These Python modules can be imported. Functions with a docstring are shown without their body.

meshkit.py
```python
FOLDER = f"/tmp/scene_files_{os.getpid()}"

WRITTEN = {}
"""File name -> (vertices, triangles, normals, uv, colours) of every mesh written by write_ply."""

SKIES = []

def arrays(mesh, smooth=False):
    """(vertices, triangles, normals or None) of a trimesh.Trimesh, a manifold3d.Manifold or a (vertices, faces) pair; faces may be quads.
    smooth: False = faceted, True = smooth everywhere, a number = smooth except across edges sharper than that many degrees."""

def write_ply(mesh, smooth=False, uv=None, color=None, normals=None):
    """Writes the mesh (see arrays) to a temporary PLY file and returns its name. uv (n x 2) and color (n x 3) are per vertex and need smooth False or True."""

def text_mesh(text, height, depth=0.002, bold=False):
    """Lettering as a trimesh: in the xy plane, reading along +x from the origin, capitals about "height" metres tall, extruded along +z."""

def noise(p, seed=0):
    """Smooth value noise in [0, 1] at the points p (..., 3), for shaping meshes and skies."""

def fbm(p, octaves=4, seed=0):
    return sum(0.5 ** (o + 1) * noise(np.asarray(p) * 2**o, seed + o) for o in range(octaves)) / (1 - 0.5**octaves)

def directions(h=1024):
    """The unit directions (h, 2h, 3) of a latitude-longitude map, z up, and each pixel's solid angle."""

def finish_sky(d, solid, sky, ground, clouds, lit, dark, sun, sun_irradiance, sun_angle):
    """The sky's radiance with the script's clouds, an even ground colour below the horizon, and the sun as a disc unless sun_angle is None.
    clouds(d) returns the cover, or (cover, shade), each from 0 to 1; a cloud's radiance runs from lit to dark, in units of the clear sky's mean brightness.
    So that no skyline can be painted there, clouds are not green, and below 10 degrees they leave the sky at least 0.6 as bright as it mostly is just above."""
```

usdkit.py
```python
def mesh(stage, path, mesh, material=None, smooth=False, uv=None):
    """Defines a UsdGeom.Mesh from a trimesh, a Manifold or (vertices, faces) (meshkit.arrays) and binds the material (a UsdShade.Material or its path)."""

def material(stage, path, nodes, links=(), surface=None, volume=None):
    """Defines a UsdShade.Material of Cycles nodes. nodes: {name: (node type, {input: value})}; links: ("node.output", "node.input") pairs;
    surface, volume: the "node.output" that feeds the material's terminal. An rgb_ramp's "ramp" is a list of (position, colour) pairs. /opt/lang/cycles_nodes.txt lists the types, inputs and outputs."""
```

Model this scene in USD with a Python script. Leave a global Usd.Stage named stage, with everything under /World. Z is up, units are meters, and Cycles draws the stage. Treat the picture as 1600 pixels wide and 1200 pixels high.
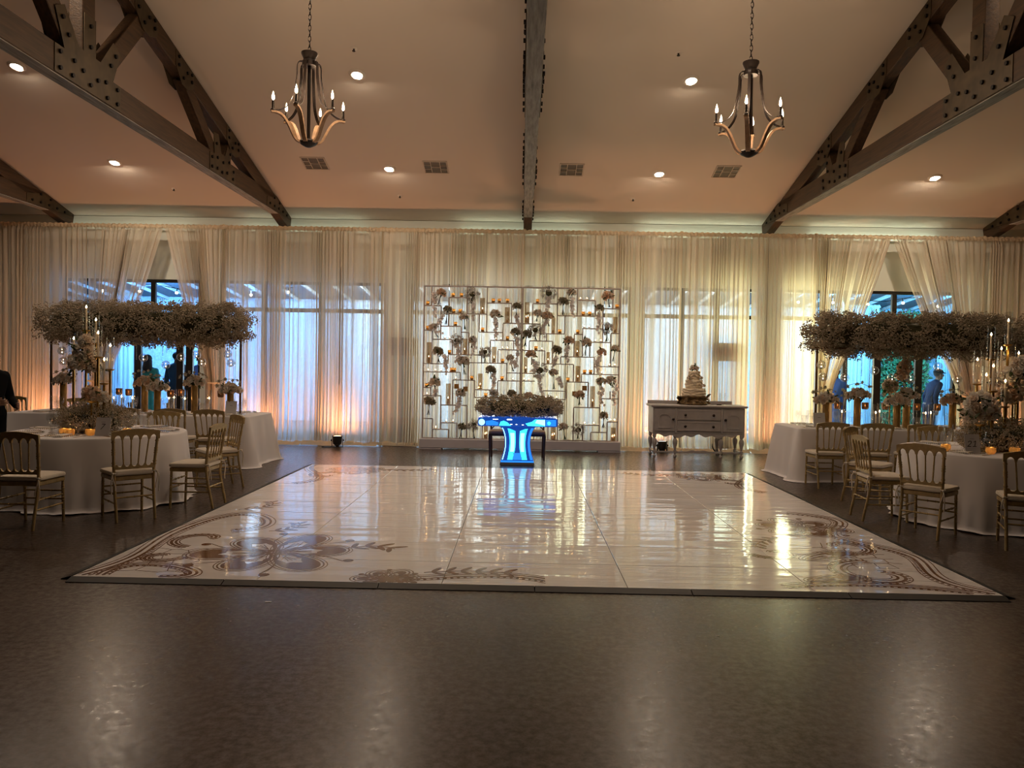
import math, random
import numpy as np
import trimesh
import shapely
from shapely.geometry import Polygon, LineString, Point, box as sbox
from shapely import affinity, union_all
from manifold3d import Manifold
from pxr import Usd, UsdGeom, UsdLux, UsdShade, Gf, Sdf, Vt
import usdkit, meshkit

PI = math.pi
stage = Usd.Stage.CreateInMemory()
UsdGeom.SetStageUpAxis(stage, UsdGeom.Tokens.z)
UsdGeom.SetStageMetersPerUnit(stage, 1.0)
UsdGeom.Xform.Define(stage, '/World')
stage.SetDefaultPrim(stage.GetPrimAtPath('/World'))

# ---------------------------------------------------------------- camera (x right, y into the hall, z up)
FPX, CAM = 1200.0, np.array([0.0, 0.0, 1.58])
_Y = np.array([15.0, 27.0, FPX]); _Y /= np.linalg.norm(_Y)            # world +y in (right, up, forward)
_Z = np.array([0.0178, 1.0, 0.0]); _Z -= _Y * (_Z @ _Y); _Z /= np.linalg.norm(_Z)
_X = np.cross(_Y, _Z); _X = _X if _X[0] > 0 else -_X
R_ = np.stack([_X, _Y, _Z], 1)          # columns: world axes in camera space; rows: camera right, up, forward in world space
cam = UsdGeom.Camera.Define(stage, '/World/Camera')
cam.CreateFocalLengthAttr(27.0); cam.CreateHorizontalApertureAttr(36.0); cam.CreateVerticalApertureAttr(27.0)
cam.CreateClippingRangeAttr(Gf.Vec2f(0.05, 500.0))
_m = np.eye(4); _m[0, :3] = R_[0]; _m[1, :3] = R_[1]; _m[2, :3] = -R_[2]; _m[3, :3] = CAM
cam.AddTransformOp().Set(Gf.Matrix4d(_m.tolist()))
EXPOSURE = 0.15
cam.CreateExposureAttr(EXPOSURE)

# ---------------------------------------------------------------- sky outside: a dim dusk, seen only through the patio's windows
dome = UsdLux.DomeLight.Define(stage, '/World/DuskSky')
dome.CreateIntensityAttr(0.02); dome.CreateColorAttr(Gf.Vec3f(0.35, 0.5, 1.0))

# ---------------------------------------------------------------- lamps of the hall
def aim_matrix(pos, to):
    z = np.array(pos, float) - np.array(to, float); z /= np.linalg.norm(z)
    x = np.cross([0, 0, 1.0] if abs(z[2]) < .99 else [0, 1.0, 0], z); x /= np.linalg.norm(x)
    m = np.eye(4); m[0, :3] = x; m[1, :3] = np.cross(z, x); m[2, :3] = z; m[3, :3] = pos
    return Gf.Matrix4d(m.tolist())

def sphere_lamp(name, pos, power, color, radius=0.03):
    l = UsdLux.SphereLight.Define(stage, '/World/' + name)
    l.CreateRadiusAttr(radius); l.CreateNormalizeAttr(True); l.CreateIntensityAttr(power); l.CreateColorAttr(Gf.Vec3f(*color))
    l.AddTranslateOp().Set(Gf.Vec3d(*map(float, pos)))
    return l

def disk_lamp(name, pos, to, power, color, radius=0.06, cone=None):
    l = UsdLux.DiskLight.Define(stage, '/World/' + name)
    l.CreateRadiusAttr(radius); l.CreateNormalizeAttr(True); l.CreateIntensityAttr(power); l.CreateColorAttr(Gf.Vec3f(*color))
    if cone:
        s = UsdLux.ShapingAPI.Apply(l.GetPrim()); s.CreateShapingConeAngleAttr(cone); s.CreateShapingConeSoftnessAttr(0.4)
    l.AddTransformOp().Set(aim_matrix(pos, to))
    return l

RIDGE_Y, WALL_Y, EAVE_Z, SLOPE = 8.2, 15.4, 4.47, 0.25
DRAPE_Y, DRAPE_TOP = 14.9, 4.22
def ceil_z(y): return EAVE_Z + SLOPE * (WALL_Y - y) if y > RIDGE_Y else EAVE_Z + SLOPE * (y - (2 * RIDGE_Y - WALL_Y))

def ray(px, py):
    c = np.array([(px - 800) / FPX, (600 - py) / FPX, 1.0])
    return R_.T @ c
def W(px, py, d):                       # the point at depth y = d behind a pixel
    r = ray(px, py); return CAM + r * (d / r[1])
def F(px, py, z=0.0):                   # the point at height z
    r = ray(px, py); return CAM + r * ((z - CAM[2]) / r[2])
def C(px, py):                          # the point on the ceiling's far slope
    r = ray(px, py); t = (EAVE_Z + SLOPE * WALL_Y - CAM[2]) / (r[2] + SLOPE * r[1]); return CAM + r * t

DOWNLIGHTS = [tuple(C(*p)) for p in ((558, 116), (608, 263), (1080, 125), (1030, 271), (179, 253), (26, 103), (1461, 277))] + \
             [(x, 7.4, ceil_z(7.4)) for x in (-4.95, -1.65, 1.55, 4.9)]
CHANDELIERS = [(-2.31, 8.2, 3.87), (2.36, 8.2, 3.83)]
WARM = (1.0, 0.62, 0.34)
for i, p in enumerate(DOWNLIGHTS):
    disk_lamp(f'DownlightLamp_{i:02d}', (p[0], p[1], p[2] - 0.035), (p[0], p[1] + (.35 if p[1] > 11 else 0), 0), (13.0 if abs(p[0]) > 4 else 8.0) if p[1] > 11 else 7.5, (1.0, 0.79, 0.59), 0.07, 46)
for i, p in enumerate(CHANDELIERS):
    for k in range(6):
        a = k * PI / 3 + (0.45 if i == 0 else 0.15)
        sphere_lamp(f'ChandelierLamp_{i}_{k}', (p[0] + .37 * math.cos(a), p[1] + .37 * math.sin(a), p[2] + .62), 1.75, (1.0, 0.69, 0.44), 0.02)
# peach uplights on the floor in front of the drapes, floods on the patio beyond the windows
PEACH, COOL, LIME = (1.0, 0.42, 0.20), (0.72, 0.88, 1.0), (1.0, 0.93, 0.50)
UPLIGHTS = [(W(p, 690, 14.45)[0], 14.45) for p in (60, 395, 527)] + [(W(1037, 695, 14.45)[0], 14.6), (W(1221, 703, 14.3)[0], 14.4), (W(1560, 700, 14.4)[0], 14.4)]
for i, (x, y) in enumerate(UPLIGHTS):
    disk_lamp(f'UplightLamp_{i}', (x, y, 0.26), (x, y + .30, 1.9), 7.0, PEACH, 0.06, 32)
PATIO = [(-9.0, (.10, .38, 1), 150), (-6.4, (.11, .40, 1), 150), (-4.3, (.70, .86, 1), 70), (-2.2, (.80, .92, 1), 48), (0.2, (1, .97, .85), 44), (2.3, (.8, .9, 1), 48), (4.4, (.70, .86, 1), 70), (7.2, (.12, .50, .95), 100), (9.8, (.08, .45, 1), 110)]
for i, (x, c, pw) in enumerate(PATIO):
    disk_lamp(f'PatioLamp_{i}', (x, 18.2, 3.3), (x, 20.8, 1.0), pw, c, 0.15, 75)
FLOODS = [(5.55, 1.95, LIME, 60), (4.7, 1.5, LIME, 14), (1.0, 1.5, LIME, 16), (0.3, 1.4, (1, .95, .75), 7), (-1.0, 1.5, (1, 1, .95), 13), (-6.2, 1.6, COOL, 5)]
for i, (x, z, c, pw) in enumerate(FLOODS):        # tall LED panels on the patio, shining at the windows
    l = UsdLux.RectLight.Define(stage, f'/World/FloodLamp_{i}'); l.CreateWidthAttr(.9); l.CreateHeightAttr(1.9); l.CreateNormalizeAttr(True)
    l.CreateIntensityAttr(pw); l.CreateColorAttr(Gf.Vec3f(*c)); l.AddTransformOp().Set(aim_matrix((x, 17.0, z), (x, 14.9, z)))
for i, (x, c) in enumerate(((-7.9, .5), (-4.4, .8), (0.0, 1.1), (3.55, 1.6), (6.9, 1.8))):        # slim light bars behind the drapes, washing the top of the wall
    l = UsdLux.RectLight.Define(stage, f'/World/WallBarLamp_{i}'); l.CreateWidthAttr(2.5); l.CreateHeightAttr(.03); l.CreateNormalizeAttr(True)
    l.CreateIntensityAttr(0.45 * c); l.CreateColorAttr(Gf.Vec3f(.86, 1.0, .78)); l.AddTransformOp().Set(aim_matrix((x, 15.345, 4.204), (x, 15.44, 4.6)))

# ---------------------------------------------------------------- naming, tagging
_used = {}
def numbered(parent, name):
    k = parent + '/' + name; n = _used.get(k, 0); _used[k] = n + 1
    return name if n == 0 else f'{name}_{n:03d}'
def path_of(p): return str(p.GetPath()) if p is not None else '/World'
def tag(p, label=None, cat=None, group=None, kind=None):
    for k, v in (('label', label), ('category', cat), ('group', group), ('kind', kind)):
        if v: p.SetCustomDataByKey(k, v)
    return p
def obj(name, mesh, mat, parent=None, smooth=40, label=None, kind=None):
    pp = path_of(parent)
    p = usdkit.mesh(stage, pp + '/' + numbered(pp, name), mesh, mat, smooth).GetPrim()
    return tag(p, label=label, kind=kind)
def thing(name, label, cat, loc=(0, 0, 0), rotz=0.0, group=None):
    x = UsdGeom.Xform.Define(stage, '/World/' + numbered('/World', name))
    x.AddTranslateOp().Set(Gf.Vec3d(*map(float, loc))); x.AddRotateZOp().Set(math.degrees(rotz))
    return tag(x.GetPrim(), label, cat, group)
def single(name, mesh, mat, label, cat, group=None, smooth=40, kind=None):
    return tag(obj(name, mesh, mat, None, smooth), label, cat, group, kind)
def struct(name, mesh, mat, label, smooth=False):
    return tag(obj(name, mesh, mat, None, smooth), label, name.split('_')[0], None, 'structure')
def base_name(p):
    n = p.GetName(); return n[:-4] if len(n) > 4 and n[-4] == '_' and n[-3:].isdigit() else n
def dup(root, loc, rotz, label, group=None):
    was = root.GetCustomData()
    r = thing(base_name(root), label, was['category'], loc, rotz, group or was.get('group'))
    r.GetReferences().AddInternalReference(root.GetPath()); r.SetInstanceable(True)
    return r
class Proto:
    """First placing builds, later ones reference it."""
    def __init__(self, make): self.make, self.root = make, None
    def __call__(self, loc, rotz, label, group=None):
        if self.root is None:
            self.root = self.make(label, loc, rotz, group); return self.root
        return dup(self.root, loc, rotz, label, group)

# ---------------------------------------------------------------- shapes
def cat(ms):
    ms = [m for m in ms if m is not None]
    vs, fs, n = [], [], 0
    for m in ms:
        v, f = (np.asarray(m.vertices), np.asarray(m.faces)) if hasattr(m, 'faces') else m
        vs.append(v); fs.append(f + n); n += len(v)
    return trimesh.Trimesh(np.vstack(vs), np.vstack(fs), process=False)
def move(m, t=(0, 0, 0), rz=0.0, rx=0.0, ry=0.0, s=None):
    m = m.copy()
    if s is not None: m.apply_transform(np.diag([*(s if np.ndim(s) else (s, s, s)), 1.0]))
    for a, ax in ((rx, [1, 0, 0]), (ry, [0, 1, 0]), (rz, [0, 0, 1])):
        if a: m.apply_transform(trimesh.transformations.rotation_matrix(a, ax))
    m.apply_translation(t); return m
def bx(x0, x1, y0, y1, z0, z1, ch=0.0):
    """A box, its edges chamfered by ch."""
    if ch <= 0:
        m = trimesh.creation.box([x1 - x0, y1 - y0, z1 - z0]); m.apply_translation([(x0 + x1) / 2, (y0 + y1) / 2, (z0 + z1) / 2]); return m
    h = np.array([x1 - x0, y1 - y0, z1 - z0]) / 2; c = min(ch, h.min() * .9)
    pts = [np.array([sx * (h[0] - (0 if a == 0 else c)), sy * (h[1] - (0 if a == 1 else c)), sz * (h[2] - (0 if a == 2 else c))]) for sx in (-1, 1) for sy in (-1, 1) for sz in (-1, 1) for a in range(3)]
    m = trimesh.convex.convex_hull(np.array(pts)); m.apply_translation([(x0 + x1) / 2, (y0 + y1) / 2, (z0 + z1) / 2]); return m
def beam(a, b, w, h, up=(0, 0, 1), ch=0.0):
    """A straight timber from a to b: w across, h in the plane of up."""
    a, b = np.array(a, float), np.array(b, float); L = np.linalg.norm(b - a); d = (b - a) / L
    s = np.cross(d, up); s /= np.linalg.norm(s); u = np.cross(s, d)
    m = bx(-w / 2, w / 2, 0, L, -h / 2, h / 2, ch)
    T = np.eye(4); T[:3, 0], T[:3, 1], T[:3, 2], T[:3, 3] = s, d, u, a
    m.apply_transform(T); return m
def tube(pts, r, sides=8, caps=True):
    p = np.asarray(pts, float); n = len(p); r = np.broadcast_to(np.asarray(r, float), (n,))
    t = np.gradient(p, axis=0); t /= np.linalg.norm(t, axis=1, keepdims=True) + 1e-12
    ref = np.array([0, 0, 1.0]) if abs(t[:, 2]).mean() < .8 else np.array([1.0, 0, 0])
    a = np.cross(t, ref); a /= np.linalg.norm(a, axis=1, keepdims=True) + 1e-12
    b = np.cross(t, a); g = np.arange(sides) * 2 * PI / sides
    v = (p[:, None] + r[:, None, None] * (np.cos(g)[None, :, None] * a[:, None] + np.sin(g)[None, :, None] * b[:, None])).reshape(-1, 3)
    i, j = np.meshgrid(np.arange(n - 1), np.arange(sides), indexing='ij'); j2 = (j + 1) % sides
    q = np.stack([i * sides + j, i * sides + j2, (i + 1) * sides + j2, (i + 1) * sides + j], -1).reshape(-1, 4)
    f = np.vstack([q[:, [0, 2, 1]], q[:, [0, 3, 2]]])
    if caps:
        v = np.vstack([v, p[0], p[-1]]); k = np.arange(sides); k2 = (k + 1) % sides; o = (n - 1) * sides
        f = np.vstack([f, np.stack([np.full(sides, len(v) - 2), k, k2], 1), np.stack([np.full(sides, len(v) - 1), o + k2, o + k], 1)])
    m = trimesh.Trimesh(v, f, process=False)
    if m.volume < 0: m.faces = m.faces[:, ::-1]
    return m
def lathe(prof, seg=20, at=(0, 0, 0)):
    """prof: (radius, z) from bottom to top; closes on the axis where the radius is 0."""
    pr = np.asarray(prof, float); g = np.arange(seg) * 2 * PI / seg; n = len(pr)
    v = np.stack([pr[:, None, 0] * np.cos(g), pr[:, None, 0] * np.sin(g), np.broadcast_to(pr[:, None, 1], (n, seg))], -1).reshape(-1, 3)
    i, j = np.meshgrid(np.arange(n - 1), np.arange(seg), indexing='ij'); j2 = (j + 1) % seg
    q = np.stack([i * seg + j, i * seg + j2, (i + 1) * seg + j2, (i + 1) * seg + j], -1).reshape(-1, 4)
    f = np.vstack([q[:, [0, 1, 2]], q[:, [0, 2, 3]]])
    m = trimesh.Trimesh(v + np.array(at), f, process=False)
    ok = m.area_faces > 1e-12; m.update_faces(ok); return m
def prism(poly, h, z0=0.0):
    ms = []
    for g in getattr(poly, 'geoms', [poly]):
        if g.geom_type == 'Polygon' and g.area > 1e-9:
            ms.append(trimesh.creation.extrude_polygon(g, h, engine='earcut'))
    if not ms: return None
    m = cat(ms); m.apply_translation([0, 0, z0]); return m
def stand_up(m):                          # xy drawing -> xz, facing -y, its extrusion going back (+y)
    T = np.array([[1, 0, 0, 0], [0, 0, 1, 0], [0, 1, 0, 0], [0, 0, 0, 1.0]]); m = m.copy()
    m.vertices = m.vertices @ T[:3, :3].T; m.faces = m.faces[:, ::-1]; return m
def ball(c, r, sub=1):
    m = trimesh.creation.icosphere(sub, 1.0); m.vertices = m.vertices * np.asarray(r) + np.asarray(c); return m
def grid_mesh(P):
    """P: (n, m, 3) points -> mesh."""
    n, m = P.shape[:2]; i, j = np.meshgrid(np.arange(n - 1), np.arange(m - 1), indexing='ij')
    q = np.stack([i * m + j, i * m + j + 1, (i + 1) * m + j + 1, (i + 1) * m + j], -1).reshape(-1, 4)
    return trimesh.Trimesh(P.reshape(-1, 3), np.vstack([q[:, [0, 1, 2]], q[:, [0, 2, 3]]]), process=False)
def copies(m, Ts):
    """One mesh of m under many 4x4 matrices."""
    Ts = np.asarray(Ts); v = np.asarray(m.vertices); f = np.asarray(m.faces)
    V = np.einsum('kij,nj->kni', Ts[:, :3, :3], v) + Ts[:, None, :3, 3]
    Fk = f[None] + (np.arange(len(Ts)) * len(v))[:, None, None]
    return trimesh.Trimesh(V.reshape(-1, 3), Fk.reshape(-1, 3), process=False)
def rand_rots(rng, n):
    q = rng.normal(size=(n, 4)); q /= np.linalg.norm(q, axis=1, keepdims=True); w, x, y, z = q.T
    return np.stack([1 - 2 * (y * y + z * z), 2 * (x * y - z * w), 2 * (x * z + y * w), 2 * (x * y + z * w), 1 - 2 * (x * x + z * z), 2 * (y * z - x * w), 2 * (x * z - y * w), 2 * (y * z + x * w), 1 - 2 * (x * x + y * y)], 1).reshape(n, 3, 3)
def scatter(m, P, rng, smin=.8, smax=1.2, rots=None):
    n = len(P); T = np.zeros((n, 4, 4)); T[:, 3, 3] = 1
    T[:, :3, :3] = (rand_rots(rng, n) if rots is None else rots) * rng.uniform(smin, smax, n)[:, None, None]; T[:, :3, 3] = P
    return copies(m, T)

# ---------------------------------------------------------------- materials
_mats = {}
def lin(h):                               # sRGB 0-255 -> linear
    c = np.asarray(h, float) / 255; return tuple(np.where(c <= .04045, c / 12.92, ((c + .055) / 1.055) ** 2.4))
def pm(name, color, rough=0.5, metallic=0.0, var=0.0, scale=8.0, stretch=(1, 1, 1), bump=0.0, bscale=None, spec=0.5, coat=0.0, rnd=0.0, space='object', dist=0.01, **kw):
    if name in _mats: return _mats[name]
    nodes = {'p': ('principled_bsdf', {'base_color': color, 'roughness': rough, 'metallic': metallic, 'specular_ior_level': spec, 'coat_weight': coat, **kw})}
    links = []
    if var or bump:
        nodes['t'] = ('texture_coordinate', {}) if space == 'object' else ('geometry', {})
        nodes['m'] = ('mapping', {'scale': stretch}); links.append((f"t.{'object' if space == 'object' else 'position'}", 'm.vector'))
    if var:
        nodes['n'] = ('noise_texture', {'scale': scale, 'detail': 2.5, 'roughness': .6})
        c = np.array(color)
        nodes['r'] = ('rgb_ramp', {'ramp': [(.25, tuple(c * (1 - var))), (.5, tuple(c)), (.75, tuple(np.minimum(c * (1 + var), 1)))]})
        links += [('m.vector', 'n.vector'), ('n.fac', 'r.fac')]; out = 'r.color'
        if rnd:
            nodes['o'] = ('object_info', {}); nodes['mr'] = ('map_range', {'to_min': 1 - rnd, 'to_max': 1 + rnd}); nodes['h'] = ('hsv', {})
            links += [('o.random', 'mr.value'), ('mr.result', 'h.value'), (out, 'h.color')]; out = 'h.color'
        links.append((out, 'p.base_color'))
    if bump:
        nodes['bn'] = ('noise_texture', {'scale': bscale or scale * 3, 'detail': 2.0}); nodes['b'] = ('bump', {'strength': bump, 'distance': dist})
        links += [('m.vector', 'bn.vector'), ('bn.fac', 'b.height'), ('b.normal', 'p.normal')]
    _mats[name] = usdkit.material(stage, '/World/Looks/' + name, nodes, links, surface='p.BSDF'); return _mats[name]
def em(name, color, strength):
    if name not in _mats: _mats[name] = usdkit.material(stage, '/World/Looks/' + name, {'e': ('emission', {'color': color, 'strength': strength})}, surface='e.emission')
    return _mats[name]
def pane(name, tint=(.97, .98, .98), ior=1.45, rough=0.02, add=0.0):
    """Thin clear glass: it lets light straight through and mirrors more towards its edges."""
    if name not in _mats:
        n = {'t': ('transparent_bsdf', {'color': tint}), 'g': ('glossy_bsdf', {'color': (1, 1, 1), 'roughness': rough}), 'f': ('layer_weight', {'blend': .5}), 'w': ('math', {'math_type': 'power', 'value2': 4.0}), 'a': ('math', {'math_type': 'multiply_add', 'value2': .55, 'value3': .03 + add, 'use_clamp': True}), 'm': ('mix_closure', {})}
        _mats[name] = usdkit.material(stage, '/World/Looks/' + name, n, [('f.facing', 'w.value1'), ('w.value', 'a.value1'), ('a.value', 'm.fac'), ('t.BSDF', 'm.closure1'), ('g.BSDF', 'm.closure2')], surface='m.closure')
    return _mats[name]
def matte(name, color):
    if name not in _mats: _mats[name] = usdkit.material(stage, '/World/Looks/' + name, {'d': ('diffuse_bsdf', {'color': color})}, surface='d.BSDF')
    return _mats[name]

# ================================================================ materials of the hall
M = {}
M['concrete'] = usdkit.material(stage, '/World/Looks/concrete', {
    'g': ('geometry', {}), 'n': ('noise_texture', {'scale': 1.3, 'detail': 4.0, 'roughness': .65}), 'n2': ('noise_texture', {'scale': 22.0, 'detail': 3.0, 'roughness': .7}),
    'r': ('rgb_ramp', {'ramp': [(.2, (.040, .027, .020)), (.5, (.064, .044, .034)), (.8, (.095, .070, .055))]}),
    'r2': ('rgb_ramp', {'ramp': [(.3, (.65, .65, .65)), (.7, (1.2, 1.2, 1.2))]}), 'mx': ('mix', {'mix_type': 'multiply', 'fac': 1.0}),
    'rr': ('map_range', {'from_min': .3, 'from_max': .7, 'to_min': .22, 'to_max': .34}),
    'p': ('principled_bsdf', {'specular_ior_level': .5})},
    [('g.position', 'n.vector'), ('g.position', 'n2.vector'), ('n.fac', 'r.fac'), ('n2.fac', 'r2.fac'), ('r.color', 'mx.color1'), ('r2.color', 'mx.color2'), ('mx.color', 'p.base_color'),
     ('n2.fac', 'rr.value'), ('rr.result', 'p.roughness')], surface='p.BSDF')
M['plaster'] = matte('plaster', (.66, .60, .52))
M['dark_wall'] = matte('dark_wall', (.05, .04, .032)); M['wall_paint'] = matte('wall_paint', (.70, .73, .66))
M['timber'] = pm('timber', (.055, .027, .0095), .6, var=.5, scale=5, stretch=(6, .5, 6), bump=.35, bscale=9)
M['gray_timber'] = pm('gray_timber', (.27, .26, .23), .75, var=.45, scale=6, stretch=(5, .5, 5), bump=.4, bscale=10)
M['plate'] = pm('plate', (.070, .048, .024), .5, .45, var=.4, scale=5)
M['bolt'] = pm('bolt', (.010, .008, .007), .5, .6)
M['black_frame'] = pm('black_frame', (.018, .015, .013), .4)
M['glass'] = pane('glass')
M['window_glass'] = pane('window_glass', (.92, .96, .97), 1.5)
M['door_wood'] = pm('door_wood', (.10, .045, .03), .5, var=.3, scale=6, stretch=(8, 8, 1))
M['stone'] = usdkit.material(stage, '/World/Looks/stone', {
    'g': ('geometry', {}), 'v': ('voronoi_texture', {'scale': 4.2, 'feature': 'distance_to_edge'}), 'v2': ('voronoi_texture', {'scale': 4.2}), 'n': ('noise_texture', {'scale': 14.0, 'detail': 2.0}),
    'r': ('rgb_ramp', {'ramp': [(0, (.62, .62, .62)), (.05, (.82, .82, .82)), (1, (.95, .95, .95))]}), 'r2': ('rgb_ramp', {'ramp': [(.2, (.35, .37, .38)), (.8, (.66, .66, .64))]}), 'mx': ('mix', {'mix_type': 'multiply', 'fac': .8}),
    'p': ('diffuse_bsdf', {})},
    [('g.position', 'v.vector'), ('g.position', 'v2.vector'), ('g.position', 'n.vector'), ('v.distance', 'r.fac'), ('n.fac', 'r2.fac'), ('r2.color', 'mx.color1'), ('r.color', 'mx.color2'), ('mx.color', 'p.color')], surface='p.BSDF')

def sheer(name, color, thin, dense, glow=.5):
    """Sheer cloth, gathered in one to several layers: the more layers, and the more obliquely one looks through them, the denser it is.
    thin, dense: how much one straight look through the thinnest and the densest gathers lets pass."""
    n = {'lw': ('layer_weight', {'blend': .5}), 'c': ('math', {'math_type': 'subtract', 'value1': 1.0}), 'mx': ('math', {'math_type': 'maximum', 'value2': .07}), 'dv': ('math', {'math_type': 'divide', 'value1': 1.0}),
         'g': ('geometry', {}), 'mp': ('mapping', {'scale': (1.0, .2, .025)}), 'nz': ('noise_texture', {'scale': 5.5, 'detail': 1.0, 'roughness': .6}), 'mr': ('map_range', {'from_min': .34, 'from_max': .66, 'to_min': dense, 'to_max': thin, 'clamp': True}),
         'pw': ('math', {'math_type': 'power'}), 'd': ('diffuse_bsdf', {'color': color}), 'tl': ('translucent_bsdf', {'color': color}), 'cl': ('mix_closure', {'fac': glow}),
         'tr': ('transparent_bsdf', {}), 'm': ('mix_closure', {})}
    return usdkit.material(stage, '/World/Looks/' + name, n, [('lw.facing', 'c.value2'), ('c.value', 'mx.value1'), ('mx.value', 'dv.value2'), ('dv.value', 'pw.value2'), ('g.position', 'mp.vector'), ('mp.vector', 'nz.vector'), ('nz.fac', 'mr.value'), ('mr.result', 'pw.value1'), ('pw.value', 'm.fac'),
        ('d.BSDF', 'cl.closure1'), ('tl.BSDF', 'cl.closure2'), ('cl.closure', 'm.closure1'), ('tr.BSDF', 'm.closure2')], surface='m.closure')
M['sheer'] = sheer('sheer', (.82, .73, .60), .62, .10)
M['sheer_thick'] = sheer('sheer_thick', (.78, .66, .48), .25, .12)
M['patio_sheer'] = sheer('patio_sheer', (.85, .85, .85), .30, .15)

# ================================================================ shell of the hall
X0, X1, YB = -13.2, 13.2, -6.0
struct('floor', bx(X0, X1, YB, 15.7, -.2, 0), M['concrete'], 'dark brown polished concrete floor of the hall')
prof = [(15.7, ceil_z(15.4) - .02), (15.4, ceil_z(15.4)), (RIDGE_Y, ceil_z(RIDGE_Y)), (1.0, EAVE_Z), (YB, EAVE_Z), (YB, EAVE_Z + .2), (1.0, EAVE_Z + .2), (RIDGE_Y, ceil_z(RIDGE_Y) + .2), (15.7, EAVE_Z + .2)]
m = prism(Polygon(prof), X1 - X0)       # (y, z) drawing extruded: turn to x = height
m.vertices = m.vertices[:, [2, 0, 1]] + np.array([X0, 0, 0])
struct('ceiling', m, M['plaster'], 'pitched plaster ceiling above the trusses')
def gable(x0, x1):
    g = prism(Polygon([(YB, 0), (15.7, 0), (15.7, EAVE_Z - .02), (15.4, EAVE_Z), (RIDGE_Y, ceil_z(RIDGE_Y)), (1.0, EAVE_Z), (YB, EAVE_Z)]), x1 - x0)
    g.vertices = g.vertices[:, [2, 0, 1]] + np.array([x0, 0, 0]); return g
struct('wall_left', gable(X0 - .2, X0), M['dark_wall'], 'plain dark side wall past the round table by the waiter')
struct('wall_right', gable(X1, X1 + .2), M['dark_wall'], 'plain dark side wall past the cake table')
struct('wall_front', bx(X0, X1, YB - .2, YB, 0, EAVE_Z + .2), M['dark_wall'], 'plain dark wall facing the drapes')
wx = lambda px: W(px, 560, WALL_Y)[0]
BAYS = [(wx(95), wx(312)), (wx(345), wx(602)), (wx(640), wx(985)), (wx(1003), wx(1188)), (wx(1215), wx(1495))]
HEAD = 3.21
ws = [bx(X0, X1, 15.4, 15.6, HEAD, EAVE_Z - .01)]
edges = [X0] + [v for b in BAYS for v in b] + [X1]
for a, b in zip(edges[::2], edges[1::2]): ws.append(bx(a, b, 15.4, 15.6, 0, HEAD))
struct('wall_back', cat(ws), M['wall_paint'], 'pale painted wall behind the sheer drapes')
MULL = [[wx(237), wx(213), wx(279), wx(294)], [wx(410), wx(500)], [wx(730), wx(817), wx(905)], [wx(1065), wx(1120)], [wx(1373), wx(1438), wx(1397)]]
WL = ['window of the hall behind the flower-topped table by the waiter', 'wide window behind the plain drapes on the waiter side', 'window behind the lattice flower screen', 'window behind the cake sideboard', 'window of the hall behind the flower-topped table on the cake side']
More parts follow.
